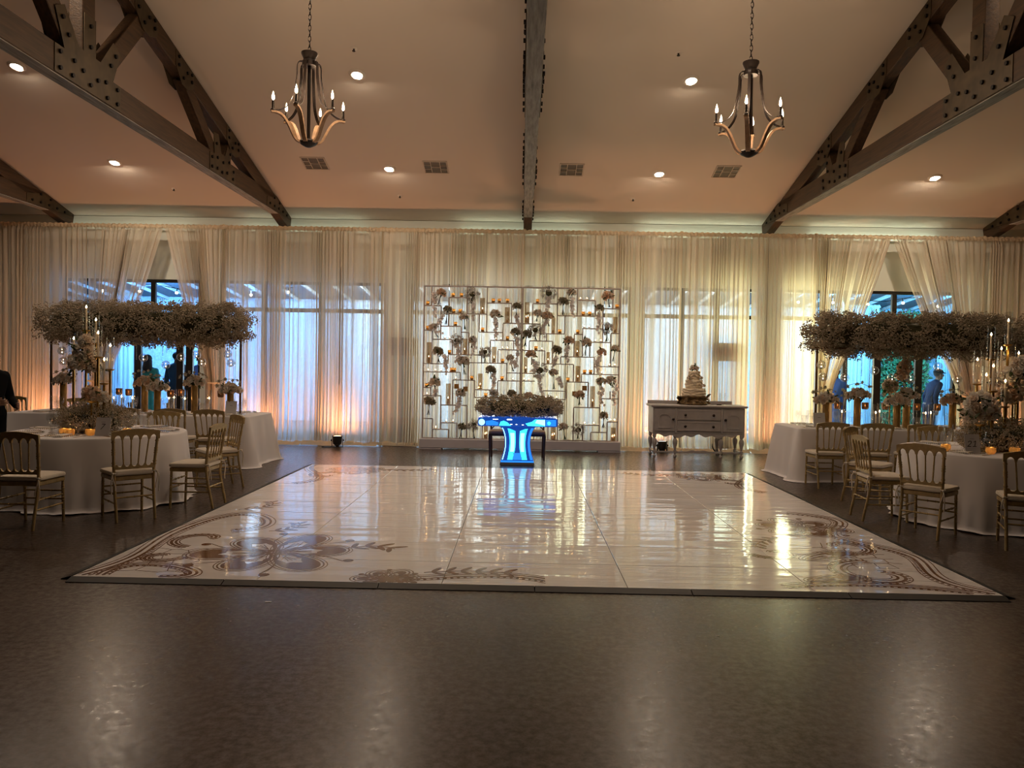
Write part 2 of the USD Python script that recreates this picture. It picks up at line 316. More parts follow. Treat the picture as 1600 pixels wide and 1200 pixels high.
for i, ((a, b), mu) in enumerate(zip(BAYS, MULL)):
    t = thing(f'window_{i + 1}', WL[i], 'window'); t.SetCustomDataByKey('kind', 'structure')
    f = .05
    for (q0, q1, z0, z1) in ((a, a + f, 0, HEAD), (b - f, b, 0, HEAD), (a + f, b - f, HEAD - .06, HEAD)): obj('frame', bx(q0, q1, 15.43, 15.53, z0, z1, .006), M['black_frame'], t)
    obj('transom_bar', bx(a + f, b - f, 15.44, 15.52, 2.60, 2.68, .006), M['black_frame'], t)
    for k, x in enumerate(mu):
        low, high = 0, HEAD - .06
        if i == 0 and k == 0 or i == 4 and k == 2: low = 2.68
        elif i == 0 or i == 4: high = 2.60
        w = .07 if low == 0 and i in (0, 4) else .045
        obj('mullion', bx(x - w, x + w, 15.44, 15.52, low, high, .006), M['black_frame'], t)
    obj('pane', bx(a + f, b - f, 15.475, 15.481, 0.02, 2.60), M['window_glass'], t); obj('pane', bx(a + f, b - f, 15.475, 15.481, 2.68, HEAD - .06), M['window_glass'], t)
for i, (pa, pb) in enumerate(((612, 653), (1113, 1163))):
    t = thing(f'door_{i + 1}', ('narrow wooden door with a glazed middle behind the drape beside the flower screen', 'narrow wooden door with a glazed middle behind the drape above the cake sideboard')[i], 'door'); t.SetCustomDataByKey('kind', 'structure')
    a, b = W(pa, 560, 15.3)[0], W(pb, 560, 15.3)[0]
    obj('top_rail', bx(a, b, 15.28, 15.33, 1.76, 2.12, .005), M['door_wood'], t); obj('bottom_rail', bx(a, b, 15.28, 15.33, .02, .52, .005), M['door_wood'], t)
    for q in (a, b - .04): obj('stile', bx(q, q + .04, 15.28, 15.33, .52, 1.76, .004), M['wall_paint'], t)
    obj('pane', bx(a + .04, b - .04, 15.30, 15.306, .52, 1.76), pane('frosted', (.75, .80, .85), 1.5, .2), t)
struct('baseboard_back', cat([bx(a, b, 15.37, 15.4, 0, .12, .006) for a, b in zip(edges[::2], edges[1::2])]), M['wall_paint'], 'painted baseboard of the wall behind the drapes')

BAR_X = [-7.9, -4.4, 0.0, 3.55, 6.9]
for x, l in zip(BAR_X, ('above the blue-lit window', 'above the plain drapes on the waiter side', 'above the flower screen', 'above the cake', 'above the green-lit window')):
    t = thing('wall_light', f'slim light bar behind the drapes {l}', 'wall light', (x, 15.34, 4.20), 0, 'slim light bars behind the drapes')
    obj('housing', bx(-1.3, 1.3, -.01, .059, -.025, 0, .004), M['wall_paint'], t, False); obj('bracket', bx(-.05, .05, .03, .059, -.07, -.0255, .002), M['wall_paint'], t, False)

# ---------------------------------------------------------------- patio beyond the windows
struct('patio_floor', bx(-14, 14, 15.7, 24, -.2, 0), pm('paving', (.16, .15, .14), .6), 'grey paving of the patio beyond the windows')
struct('patio_wall', bx(-14, 14, 21.0, 21.3, 0, 3.6), M['stone'], 'rough stone wall of the patio lit blue')
struct('patio_side_wall', cat([bx(-14.2, -14, 15.7, 21.3, 0, 4), bx(14, 14.2, 15.7, 21.3, 0, 4)]), M['stone'], 'stone end walls closing the patio')
rf = bx(-14, 14, 0, 5.6, 0, .12); move_roof = lambda m: move(m, (0, 15.7, 3.86), rx=-.1)
struct('patio_roof', move_roof(rf), pm('patio_board', (.10, .10, .105), .7), 'dark boarded roof over the patio')
raft = thing('patio_rafters', 'pale rafters under the dark patio roof', 'rafters'); raft.SetCustomDataByKey('kind', 'structure')
for k in range(36):
    x = -12.6 + k * .72
    obj('rafter', move_roof(bx(x - .025, x + .025, 0, 5.5, -.08, -.003, .004)), pm('pale_beam', (.60, .60, .56), .6), raft)

# ---------------------------------------------------------------- dance floor
DX0, DX1, DY0, DY1, DZ = -3.20, 3.44, 5.43, 11.75, .022
M['vinyl'] = usdkit.material(stage, '/World/Looks/vinyl', {
    'g': ('geometry', {}), 'mp': ('mapping', {'scale': (.35, 2.6, 1)}), 'n': ('noise_texture', {'scale': 1.8, 'detail': 1.0, 'roughness': .5}),
    'mp2': ('mapping', {'scale': (1.0, 1.0, 1)}), 'n2': ('noise_texture', {'scale': 1.2, 'detail': 0.0}), 'mp3': ('mapping', {'scale': (.12, 5.0, 1), 'rotation': (0, 0, .02)}), 'n3': ('noise_texture', {'scale': 2.4, 'detail': 0.0}),
    'k': ('rgb_ramp', {'ramp': [(.48, (0, 0, 0)), (.5, (1, 1, 1)), (.52, (0, 0, 0))]}),
    'b1': ('bump', {'strength': .55, 'distance': .012}), 'b2': ('bump', {'strength': .45, 'distance': .014}), 'b3': ('bump', {'strength': .5, 'distance': .003}),
    'p': ('principled_bsdf', {'base_color': (.80, .77, .78), 'roughness': .06, 'specular_ior_level': .6})},
    [('g.position', 'mp.vector'), ('g.position', 'mp2.vector'), ('g.position', 'mp3.vector'), ('mp.vector', 'n.vector'), ('mp2.vector', 'n2.vector'), ('mp3.vector', 'n3.vector'), ('n3.fac', 'k.fac'),
     ('n.fac', 'b1.height'), ('n2.fac', 'b2.height'), ('k.color', 'b3.height'), ('b1.normal', 'b2.normal'), ('b2.normal', 'b3.normal'), ('b3.normal', 'p.normal')], surface='p.BSDF')
M['bronze_print'] = usdkit.material(stage, '/World/Looks/bronze_print', {
    'g': ('geometry', {}), 'n': ('noise_texture', {'scale': 1.2, 'detail': 0.0}), 'b': ('bump', {'strength': .35, 'distance': .012}), 'p': ('principled_bsdf', {'base_color': (.17, .075, .035), 'roughness': .10, 'specular_ior_level': .6})},
    [('g.position', 'n.vector'), ('n.fac', 'b.height'), ('b.normal', 'p.normal')], surface='p.BSDF')
M['rubber'] = pm('rubber', (.014, .012, .011), .55, var=.2, scale=20)
df = thing('dance_floor', 'glossy white vinyl dance floor with bronze lace print in its corners', 'dance floor')
NXP, NYP = 5, 10
for i in range(NXP):
    for j in range(NYP):
        a, b = DX0 + (DX1 - DX0) * i / NXP, DX0 + (DX1 - DX0) * (i + 1) / NXP; c, d = DY0 + (DY1 - DY0) * j / NYP, DY0 + (DY1 - DY0) * (j + 1) / NYP
        obj('panel', bx(a + .002, b - .002, c + .002, d - .002, .001, DZ, .003), M['vinyl'], df, False)
def ramp(a, b, out):                     # a sloped rubber edge from a to b, sloping towards out
    a, b, o = np.array([*a, 0.]), np.array([*b, 0.]), np.array([*out, 0.]) * .075; h = np.array([0, 0, DZ + .003])
    return trimesh.convex.convex_hull(np.array([a, b, a + h, b + h, a + o, b + o, a + o + h * .2, b + o + h * .2]))
g_ = .002
for k in range(6):
    f0, f1 = k / 6, (k + 1) / 6
    obj('edge_ramp', ramp((DX0 + (DX1 - DX0) * f0 + .003, DY0 - g_), (DX0 + (DX1 - DX0) * f1 - .003, DY0 - g_), (0, -1)), M['rubber'], df, False)
for k in range(5):
    f0, f1 = k / 5, (k + 1) / 5; y0, y1 = DY0 + (DY1 - DY0) * f0 + .003, DY0 + (DY1 - DY0) * f1 - .003
    obj('edge_ramp', ramp((DX0 - g_, y0), (DX0 - g_, y1), (-1, 0)), M['rubber'], df, False); obj('edge_ramp', ramp((DX1 + g_, y0), (DX1 + g_, y1), (1, 0)), M['rubber'], df, False)

# lace print: flat bronze shapes lying on the vinyl
def arc(cx, cy, r, a0, a1, n=24, ry=None, rot=0):
    t = np.linspace(a0, a1, n); p = np.stack([r * np.cos(t), (ry or r) * np.sin(t)], 1)
    c, s = math.cos(rot), math.sin(rot); return p @ np.array([[c, s], [-s, c]]) + [cx, cy]
def spiral(cx, cy, r0, r1, a0, a1, n=60):
    t = np.linspace(0, 1, n); a = a0 + (a1 - a0) * t; r = r0 + (r1 - r0) * t
    return np.stack([cx + r * np.cos(a), cy + r * np.sin(a)], 1)
def smooth_path(pts, n=60):
    from scipy.interpolate import CubicSpline
    p = np.array(pts, float); d = np.r_[0, np.cumsum(np.linalg.norm(np.diff(p, axis=0), axis=1))]; return CubicSpline(d, p)(np.linspace(0, d[-1], n))
def ln(p, w): return LineString(p).buffer(w / 2, quad_segs=3)
def band(p, w=.10, teeth=True):
    """A lace ribbon along p: two bold lines, a fine one, and teeth on one side."""
    L = LineString(p); out = [L.buffer(.013, quad_segs=2)]
    for o, t in ((w * .45, .022), (w * .8, .010), (-w * .4, .009)):
        try: out.append(L.parallel_offset(o, 'left').buffer(t / 2 if o > 0 else t / 2, quad_segs=2))
        except Exception: pass
    if teeth:
        for s in np.arange(.03, L.length, .05):
            q = np.array(L.interpolate(s).coords[0]); q2 = np.array(L.interpolate(min(s + .01, L.length)).coords[0]); d = q2 - q; n = np.linalg.norm(d)
            if n > 1e-9:
                nn = np.array([d[1], -d[0]]) / n; out.append(Point(*(q + nn * .028)).buffer(.013, quad_segs=2))
    return union_all(out)
def petal(cx, cy, ang, L, Wd, hollow=.55):
    t = np.linspace(0, 2 * PI, 40); x = (1 - np.cos(t)) / 2; y = np.sin(t) * (.55 + .45 * x) * .5
    o = Polygon(np.stack([x * L, y * Wd], 1)).buffer(0)
    wav = Polygon(np.stack([x * L * hollow * (1 + .08 * np.sin(5 * t)) + L * .05, y * Wd * hollow * (1 + .12 * np.sin(7 * t))], 1)).buffer(0)
    outer = o.buffer(.030).difference(o.buffer(.018)); outer2 = o.buffer(.055).difference(o.buffer(.047))
    veins = union_all([ln([(L * .12, 0), (L * .45, k * Wd * .09)], .008) for k in (-1, 0, 1)])
    g = union_all([o.difference(wav), outer, outer2, veins])
    return affinity.translate(affinity.rotate(g, math.degrees(ang), origin=(0, 0)), cx, cy)
def flower(cx, cy, R, rot=0.):
    g = [petal(cx + .10 * R * math.cos(a), cy + .10 * R * math.sin(a), a, R * (1.0 if k % 2 else .86), R * .62) for k, a in enumerate(rot + np.arange(6) * PI / 3)]
    for a in rot + PI / 6 + np.arange(6) * PI / 3:
        g.append(ln(smooth_path([(cx + .15 * R * math.cos(a), cy + .15 * R * math.sin(a)), (cx + .7 * R * math.cos(a + .1), cy + .7 * R * math.sin(a + .1)), (cx + 1.1 * R * math.cos(a - .05), cy + 1.1 * R * math.sin(a - .05))], 12), .012))
        g.append(Point(cx + 1.15 * R * math.cos(a), cy + 1.15 * R * math.sin(a)).buffer(.05 * R + .012))
    g.append(Point(cx, cy).buffer(.10 * R).difference(Point(cx, cy).buffer(.06 * R)))
    return union_all(g)
def leafy(p, n=7, L=.12):
    Ls = LineString(p); g = [Ls.buffer(.008)]
    for k in range(n):
        q = np.array(Ls.interpolate((k + .5) / n, normalized=True).coords[0]); q2 = np.array(Ls.interpolate(min((k + .6) / n, 1), normalized=True).coords[0]); a = math.atan2(*(q2 - q)[::-1])
        for s in (-1, 1): g.append(affinity.translate(affinity.rotate(affinity.scale(Point(L / 2, 0).buffer(L / 2), 1, .32, origin=(0, 0)), math.degrees(a + s * .9), origin=(0, 0)), *q))
    return union_all(g)
def net(x0, x1, y0, y1, rng, step=.17):
    from scipy.spatial import Voronoi
    gx, gy = np.meshgrid(np.arange(x0, x1, step), np.arange(y0, y1, step)); p = np.stack([gx.ravel(), gy.ravel()], 1) + rng.uniform(-.05, .05, (gx.size, 2))
    V = Voronoi(p); return union_all([ln(V.vertices[list(r)], .007) for r in V.ridge_vertices if -1 not in r and np.linalg.norm(np.diff(V.vertices[list(r)], axis=0)) < .4])
prng = np.random.default_rng(4)
A = [flower(1.2, .82, .60, .2),
     band(smooth_path([(.06, .05), (.18, .75), (.10, 1.5), (.42, 2.35), (.72, 2.0), (.55, 1.6)], 70), .13),
     band(smooth_path([(.20, .06), (.62, .30), (.80, .12), (.62, .04)], 40), .10),
     band(spiral(.45, 1.25, .05, .33, 0, 4.6), .08), band(spiral(.36, .62, .04, .20, 1, 6.2), .07),
     band(smooth_path([(2.1, .03), (2.6, .16), (3.2, .22), (3.5, .05)], 40), .12), flower(2.25, .12, .20, .1), leafy(smooth_path([(2.5, .30), (2.8, .36), (3.15, .34)], 16), 6, .14),
     leafy(smooth_path([(1.75, 1.0), (2.0, 1.1), (2.15, 1.02)], 12), 4, .16), leafy(smooth_path([(.9, 1.6), (1.1, 1.8), (1.05, 2.0)], 12), 5, .12), leafy(smooth_path([(.25, 2.6), (.5, 2.9), (.42, 3.1)], 14), 6, .11),
     net(.1, .8, .1, 1.1, prng).intersection(Polygon([(.15, .1), (.8, .1), (.7, 1.0), (.2, 1.1)]))]
A = union_all(A).intersection(sbox(.01, .012, 3.4, 3.3))
Bm = [band(smooth_path([(.05, .05), (.25, .55), (.12, 1.2), (.45, 1.9), (.16, 2.5), (.5, 3.0)], 80), .13), band(spiral(.62, .52, .06, .42, 2, 8.0, 80), .12), band(spiral(.55, 1.45, .05, .34, 0, 5.4), .09),
      flower(.62, 2.25, .40, .3), petal(1.05, .95, 2.6, .55, .20), petal(1.25, .3, 2.9, .45, .16), band(spiral(1.25, 1.15, .04, .24, 1, 6), .07), leafy(smooth_path([(.9, 1.75), (1.2, 1.6), (1.35, 1.35)], 14), 6, .13),
      band(smooth_path([(.2, .05), (.8, .20), (1.5, .12)], 30), .10), net(.15, .95, .6, 1.6, prng).intersection(Polygon([(.3, .7), (.95, .7), (.8, 1.6), (.3, 1.5)]))]
Bm = union_all(Bm).intersection(sbox(.01, .012, 3.2, 3.2))
Cm = union_all([flower(.8, .55, .36, .4), band(spiral(.5, 1.1, .05, .3, 0, 5), .09), band(smooth_path([(.06, .1), (.25, .8), (.5, 1.5), (.3, 1.9)], 50), .11), leafy(smooth_path([(1.2, .4), (1.6, .45), (1.9, .3)], 20), 7, .14)]).intersection(sbox(.01, .012, 2.6, 2.2))
lace = union_all([affinity.translate(A, DX0, DY0), affinity.translate(affinity.scale(Bm, -1, 1, origin=(0, 0)), DX1, DY0),
                  affinity.translate(affinity.scale(Cm, 1, -1, origin=(0, 0)), DX0, DY1), affinity.translate(affinity.scale(Cm, -1, -1, origin=(0, 0)), DX1, DY1)]).simplify(.002)
obj('lace_print', prism(lace, .0008, DZ + .0002), M['bronze_print'], df, False, 'bronze lace motif of flowers and scrolls', 'stuff')

# ---------------------------------------------------------------- sheer drapes
drng = np.random.default_rng(11)
def drape(label, xl, xr, top=DRAPE_TOP, y0=DRAPE_Y, mat='sheer', puddle=True, gather=1.0, group='sheer ivory drapes along the window wall', seed=0, spread=.24):
    """xl, xr: [(z, x)] edge paths from floor to top."""
    rng = np.random.default_rng(100 + seed)
    zs = np.array([.03, .10, .22, .42, .7, 1.0, 1.2, 1.35, 1.6, 1.9, 2.2, 2.6, 3.0, 3.4, 3.7, 3.95, 4.08, 4.14, 4.18, 4.22]) * top / 4.22
    xl, xr = [(z, x + .002) for z, x in xl], [(z, x - .002) for z, x in xr]
    XL, XR = np.interp(zs, *np.array(xl).T), np.interp(zs, *np.array(xr).T); wmax = abs(XR - XL).max()
    n = int(wmax / .009) + 20; s = np.linspace(0, 1, n); k = np.arange(n) * wmax / n
    dens = np.zeros(n)
    for f, a in ((.9, 1.0), (2.1, .8), (4.5, .5)): dens += a * np.sin(2 * PI * f * k + rng.uniform(0, 6.3))
    dens = 2 * PI / (.10 * np.exp(-.55 * dens)); ph = np.cumsum(dens) * wmax / n + rng.uniform(0, 6)
    slow = meshkit.noise(np.stack([k * 1.7, np.full(n, seed * 3.1), np.zeros(n)], 1), 5) - .5
    P = np.zeros((len(zs), n, 3))
    for i, z in enumerate(zs):
        w = XR[i] - XL[i]; sq = w / wmax; low = np.exp(-z / .25); head = 1.0 if z < top - .09 else (.35 if z < top - .05 else .6)
        wob = .5 * np.sin(z * .9 + k * 2.3 + seed) + .35 * np.sin(z * 2.1 + k * 5.1)
        A = .030 * head * (1 + .7 * low) * (1.0 if sq > .6 else 1.3)
        f = np.sin(ph + wob * .6) + .4 * np.sin(2.17 * ph + 1.1 + wob)
        x = np.clip(XL[i] + w * s + .012 * np.sin(2 * ph + .7) * min(1, sq * 1.2) * head, min(XL[i], XR[i]), max(XL[i], XR[i]))
        y = y0 - A * f - .05 * slow - low * .10 * (1 + .4 * np.sin(k * 3 + seed))
        if z < .06: y -= .05
        P[i] = np.stack([x, y, np.full(n, z)], 1)
    t = thing('drape', label, 'drape', (0, 0, 0), 0, group)
    obj('sheer_panel', grid_mesh(P[:, ::-1]), M[mat], t, True)
    xs = np.linspace(XL[-1], XR[-1], max(int(abs(XR[-1] - XL[-1]) / .015), 8)); q = []
    for v, (dy, zz) in enumerate(((-.035, top - .075), (-.045, top - .05), (-.030, top - .02), (0, top + .005), (.03, top - .02), (.035, top - .075))):
        r = .012 * np.sin(xs * 95 + v * .7 + seed) + .006 * np.sin(xs * 211 + v)
        q.append(np.stack([xs, y0 + dy + r, zz + .008 * np.sin(xs * 60 + seed)], 1))
    obj('header', grid_mesh(np.array(q)), M['sheer_thick'], t, True)
    if puddle:
        b0, b1 = XL[0], XR[0]; nx, ny = int((b1 - b0) / .035) + 6, 9
        gx, gv = np.meshgrid(np.linspace(b0, b1, nx), np.linspace(0, 1, ny), indexing='ij')
        fz = meshkit.fbm(np.stack([gx * 7, gv * 3, np.full_like(gx, seed)], -1), 3, 2); reach = spread + .6 * spread * (meshkit.noise(np.stack([gx * 2.2, gx * 0, gx * 0 + seed], -1), 8) - .5)
        z = (.008 + .16 * np.sin(PI * np.clip(gv * .9 + .05, 0, 1)) * fz) * (1 - .6 * gv) + .004
        obj('hem_puddle', grid_mesh(np.stack([gx, y0 - .02 - gv * reach - .05, z], -1)), M['sheer_thick'], t, True)
    return t
dx = lambda px, py=560: W(px, py, DRAPE_Y)[0]
def straight(pa, pb): return [(0, dx(pa, 520)), (DRAPE_TOP, dx(pa, 520))], [(0, dx(pb, 520)), (DRAPE_TOP, dx(pb, 520))]
STR = [(-190, -70, 'plain sheer drape beyond the waiter at the end of the row'), (-70, 41, 'plain sheer drape just behind the waiter'), (41, 136, 'plain sheer drape behind the table end near the waiter'),
       (345, 477, 'plain sheer drape beside the flower trough end facing the screen'), (477, 595, 'sheer drape with a peach uplight at its foot, screen side'), (595, 701, 'sheer drape half hidden by the waiter side of the flower screen'),
       (701, 817, 'sheer drape behind the waiter-side half of the flower screen'), (817, 944, 'sheer drape behind the cake-side half of the flower screen'), (944, 1065, 'sheer drape between the flower screen and the cake'),
       (1065, 1171, 'sheer drape directly behind the wedding cake'), (1171, 1277, 'sheer drape glowing yellow past the cake sideboard'), (1543, 1639, 'plain sheer drape behind the tall candle stands, cake side'), (1639, 1790, 'plain sheer drape at the far cake-side end of the row')]
for i, (a, b, l) in enumerate(STR): drape(l, *straight(a, b), seed=i, spread=.10 if i in (5, 6, 7) else .24)
def tied(pa, pb, tie, at_left):
    """Held back at about 1.2 m; tie = (px, px) at the tie."""
    e = lambda top, t: [(0, dx(t, 600)), (1.05, dx(t, 600)), (1.25, dx(t, 600)), (1.5, dx(t, 600) * .93 + dx(top, 520) * .07), (2.3, dx(t, 600) * .60 + dx(top, 520) * .40), (3.2, dx(t, 600) * .30 + dx(top, 520) * .70), (DRAPE_TOP, dx(top, 520))]
    return e(pa, tie[0]), e(pb, tie[1])
for i, (a, b, t, l) in enumerate(((136, 256, (139, 172), 'sheer drape tied back on the waiter side of the blue-lit window'), (256, 345, (322, 341), 'sheer drape tied back on the screen side of the blue-lit window'),
                                  (1277, 1390, (1278, 1300), 'sheer drape tied back on the cake side of the green-lit window'), (1390, 1543, (1497, 1530), 'sheer drape tied back by the tall candle stands'))):
    d = drape(l, *tied(a, b, t, i % 2 == 0), seed=40 + i, group='tied-back sheer drapes')
    q = (t[0] + t[1]) / 2; c = dx(q, 600); r = abs(dx(t[1], 600) - dx(t[0], 600)) / 2 + .02
    obj('tieback', cat([tube([(c + r * math.cos(g), DRAPE_Y - .02 + .09 * math.sin(g), 1.16) for g in np.linspace(0, 2 * PI, 20)], .018, 6)]), M['sheer_thick'], d)
for i, (p, l) in enumerate(((343, 'fabric-wrapped drape pole beside the blue-lit window'), (817, 'fabric-wrapped drape pole behind the middle of the flower screen'), (1065, 'fabric-wrapped drape pole above the wedding cake'), (1277, 'fabric-wrapped drape pole by the flower trough end, cake side'), (1542, 'fabric-wrapped drape pole behind the tall candle stands'), (594, 'fabric-wrapped drape pole between the peach uplight and the flower screen'))):
    t = thing('drape_pole', l, 'pole', (dx(p, 500), DRAPE_Y + .16, 0), 0, 'upright poles carrying the drapes')
    obj('pole', lathe([(0, .01), (.021, .01), (.021, 4.2), (.0, 4.2)], 12), M['sheer_thick'], t); obj('cap', ball((0, 0, 4.23), .045, 2), M['sheer_thick'], t)
    obj('base_plate', bx(-.16, .16, -.03, .12, 0, .008, .002), M['black_frame'], t)


# ================================================================ roof trusses
TH, TB = .16, 4.40                        # thickness across, underside of the bottom chord
def make_truss(label, loc, rotz, group):
    t = thing('roof_truss', label, 'roof truss', loc, rotz, group)
    y0, y1 = 1.02, 15.38; top = lambda y: ceil_z(y) - .02
    w = TH / 2
    obj('bottom_chord', bx(-w, w, y0, y1, TB + .012, TB + .31, .008), M['timber'], t, False)
    obj('soffit_board', bx(-w + .004, w - .004, y0, y1, TB, TB + .0115, .002), M['gray_timber'], t, False, 'weathered grey underside board')
    for s in (1, -1):
        a = (0, RIDGE_Y + s * 7.16, top(RIDGE_Y + s * 7.16) - .13); b = (0, RIDGE_Y + s * .01, top(RIDGE_Y) - .13)
        obj('top_chord', beam(a, b, TH, .25, (0, -s * .25, 1), .008), M['timber'], t, False)
    ctop = lambda y: top(y) - .26
    def web(ya, yb, wd, flip=1):          # from the bottom chord at ya to the top chord at yb
        for s in ((1, -1) if flip else (1,)):
            A_, B_ = (0, RIDGE_Y + s * (ya - RIDGE_Y), TB + .27), (0, RIDGE_Y + s * (yb - RIDGE_Y), ctop(yb) + .06)
            obj('web', beam(A_, B_, TH * .92, wd, (0, 1, 0), .007), M['timber'], t, False)
    obj('king_post', beam((0, RIDGE_Y, TB + .3), (0, RIDGE_Y, top(RIDGE_Y) - .2), TH * .92, .24, (0, 1, 0), .007), M['timber'], t, False)
    web(8.42, 9.42, .22); web(11.62, 10.52, .20); web(11.92, 12.25, .15)
    def plate(poly, bolts):
        for sx in (1, -1):
            m = prism(poly, .008); m.vertices = m.vertices[:, [2, 0, 1]]       # drawing (y, z) -> world
            m.apply_translation([w + .0005 if sx > 0 else -w - .0085, 0, 0])
            if m.volume < 0: m.invert()
            p = obj('gusset_plate', m, M['plate'], t, False, 'steel gusset plate with black bolts')
            hs = [move(trimesh.creation.cylinder(.024, .022, sections=6), (sx * (w + .019), y, z), ry=PI / 2) for y, z in bolts]
            obj('bolts', cat(hs), M['bolt'], p, False, None, 'stuff')
    R = RIDGE_Y
    kp = Polygon([(R - .62, TB + .02), (R + .62, TB + .02), (R + .62, TB + .30), (R + .46, TB + .30), (R + .62, TB + .66), (R + .46, TB + .74), (R + .20, TB + .42), (R + .11, TB + .42), (R + .11, TB + .82), (R - .11, TB + .82), (R - .11, TB + .42), (R - .20, TB + .42), (R - .46, TB + .74), (R - .62, TB + .66), (R - .46, TB + .30), (R - .62, TB + .30)])
    plate(kp, [(R + s * x, TB + z) for s in (1, -1) for x, z in ((.54, .08), (.54, .24), (.33, .08), (.30, .24), (.14, .20), (.40, .46), (.50, .60))] + [(R, TB + .5), (R, TB + .72), (R, TB + .1)])
    for s in (1, -1):
        g = lambda pts: Polygon([(R + s * (y - R), z) for y, z in pts])
        h = lambda pts: [(R + s * (y - R), z) for y, z in pts]
        plate(g([(11.35, TB + .02), (12.35, TB + .02), (12.35, TB + .26), (12.14, TB + .30), (12.20, TB + .52), (12.02, TB + .52), (11.92, TB + .36), (11.78, TB + .36), (11.66, TB + .62), (11.48, TB + .60), (11.52, TB + .30), (11.35, TB + .28)]),
              h([(11.42, TB + .08), (11.42, TB + .22), (11.62, TB + .10), (11.62, TB + .26), (11.58, TB + .46), (11.80, TB + .08), (11.84, TB + .24), (12.0, TB + .12), (12.08, TB + .30), (12.12, TB + .44), (12.24, TB + .08), (12.26, TB + .2)]))
        for yc, dd in ((9.42, 1), (10.50, -1), (12.27, 1)):
            z = lambda y: ctop(y)
            plate(g([(yc - .28, z(yc - .28) + .02), (yc - .28, z(yc - .28) + .22), (yc + .28, z(yc + .28) + .22), (yc + .28, z(yc + .28) + .02), (yc + .08, z(yc + .08) - .10), (yc - .10, z(yc - .1) - .12)]),
                  h([(yc - .2, z(yc - .2) + .07), (yc - .2, z(yc - .2) + .18), (yc - .06, z(yc - .06) - .02), (yc + .06, z(yc + .06) + .12), (yc + .2, z(yc + .2) + .08), (yc + .2, z(yc + .2) + .18)]))
        zz = lambda y: top(y)
        plate(g([(13.9, TB + .03), (15.3, TB + .03), (15.3, min(TB + .1, zz(15.3))), (14.4, zz(14.4) - .03), (13.9, zz(13.9) - .24)]), h([(14.05, TB + .09), (14.3, TB + .09), (14.3, TB + .24), (14.55, TB + .09), (14.8, TB + .08), (14.6, TB + .20), (15.05, TB + .06)]))
    return t
truss = Proto(make_truss)
for x, l in ((0.07, 'dark timber roof truss straight above the flower screen and dance floor'), (-4.74, 'dark bolted timber roof truss over the waiter side of the dance floor'), (4.80, 'dark bolted timber roof truss over the cake side of the dance floor'),
             (-9.12, 'timber roof truss low over the waiter, only its end showing'), (9.16, 'timber roof truss beyond the tall candle stands, only its end showing')):
    truss((x, 0, 0), 0, l, 'timber roof trusses across the hall')

# ================================================================ chandeliers
M['iron'] = pm('iron', (.020, .013, .010), .45, .5, var=.3, scale=12)
M['arm_wood'] = pm('arm_wood', (.46, .29, .17), .55, var=.35, scale=14, stretch=(1, 1, 1))
M['bulb'] = em('bulb', (1.0, .70, .40), 55.0)
M['downlight_glow'] = em('downlight_glow', (1.0, .80, .58), 20.0)
M['white_trim'] = pm('white_trim', (.72, .66, .58), .5)
def chandelier(label, loc, phase):
    t = thing('chandelier', label, 'chandelier', loc, 0, 'six-light chandeliers with wooden arms')       # origin: its lowest point
    obj('finial', lathe([(0, 0), (.03, .006), (.075, .03), (.10, .055), (.085, .075), (.0, .085)], 20), M['iron'], t)
    obj('center_stem', lathe([(0, .07), (.018, .07), (.018, .9), (0, .9)], 12), M['iron'], t)
    obj('top_cap', lathe([(0, .86), (.075, .86), (.075, .905), (.062, .92), (.062, .935), (.085, .985), (.085, 1.0), (.03, 1.005), (0, 1.01)], 20), M['iron'], t)
    # a strap from the cap down and out to each arm's end; a wooden arm from the foot up and out
    strap = smooth_path([(.065, .90), (.115, .88), (.125, .80), (.15, .60), (.19, .45), (.27, .37), (.34, .345)], 26)
    arm = smooth_path([(.06, .055), (.12, .065), (.175, .15), (.215, .23), (.27, .30), (.33, .325), (.385, .325)], 26)
    def ribbon(p, wd, th):
        a = LineString(p).buffer(th / 2, cap_style=2); m = prism(a, wd, -wd / 2); m.vertices = m.vertices[:, [0, 2, 1]]; m.faces = m.faces[:, ::-1]; return m
    for k in range(6):
        a = phase + k * PI / 3
        obj('strap', move(ribbon(strap, .030, .008), rz=a), M['iron'], t)
        obj('arm', move(ribbon(arm, .044, .022), rz=a), M['arm_wood'], t, label='bent wooden arm')
        c, s = .365 * math.cos(a), .365 * math.sin(a)
        sl = obj('candle_sleeve', lathe([(0, .335), (.028, .335), (.026, .35), (.014, .36), (.013, .44), (0, .44)], 12, (c, s, 0)), M['iron'], t)
        obj('bulb', lathe([(0, .44), (.016, .462), (.014, .49), (.006, .52), (0, .54)], 7, (c, s, 0)), M['bulb'], sl)
    zt = ceil_z(RIDGE_Y) - loc[2]; n = int((zt - 1.02) / .055); ls = []
    link = tube([(.014 * math.cos(g), 0, .034 * math.sin(g)) for g in np.linspace(0, 2 * PI, 13)], .0045, 5, False)
    for k in range(n): ls.append(move(link, (0, 0, 1.035 + k * .0565), rz=(k % 2) * PI / 2))
    obj('chain', cat(ls), M['iron'], t)
    obj('ceiling_canopy', lathe([(0, zt - .05), (.06, zt - .045), (.07, zt - .004), (0, zt - .004)], 16), M['iron'], t)
chandelier('wood-armed iron chandelier hanging over the waiter side of the dance floor', CHANDELIERS[0], .45)
chandelier('wood-armed iron chandelier hanging over the cake side of the dance floor', CHANDELIERS[1], .15)

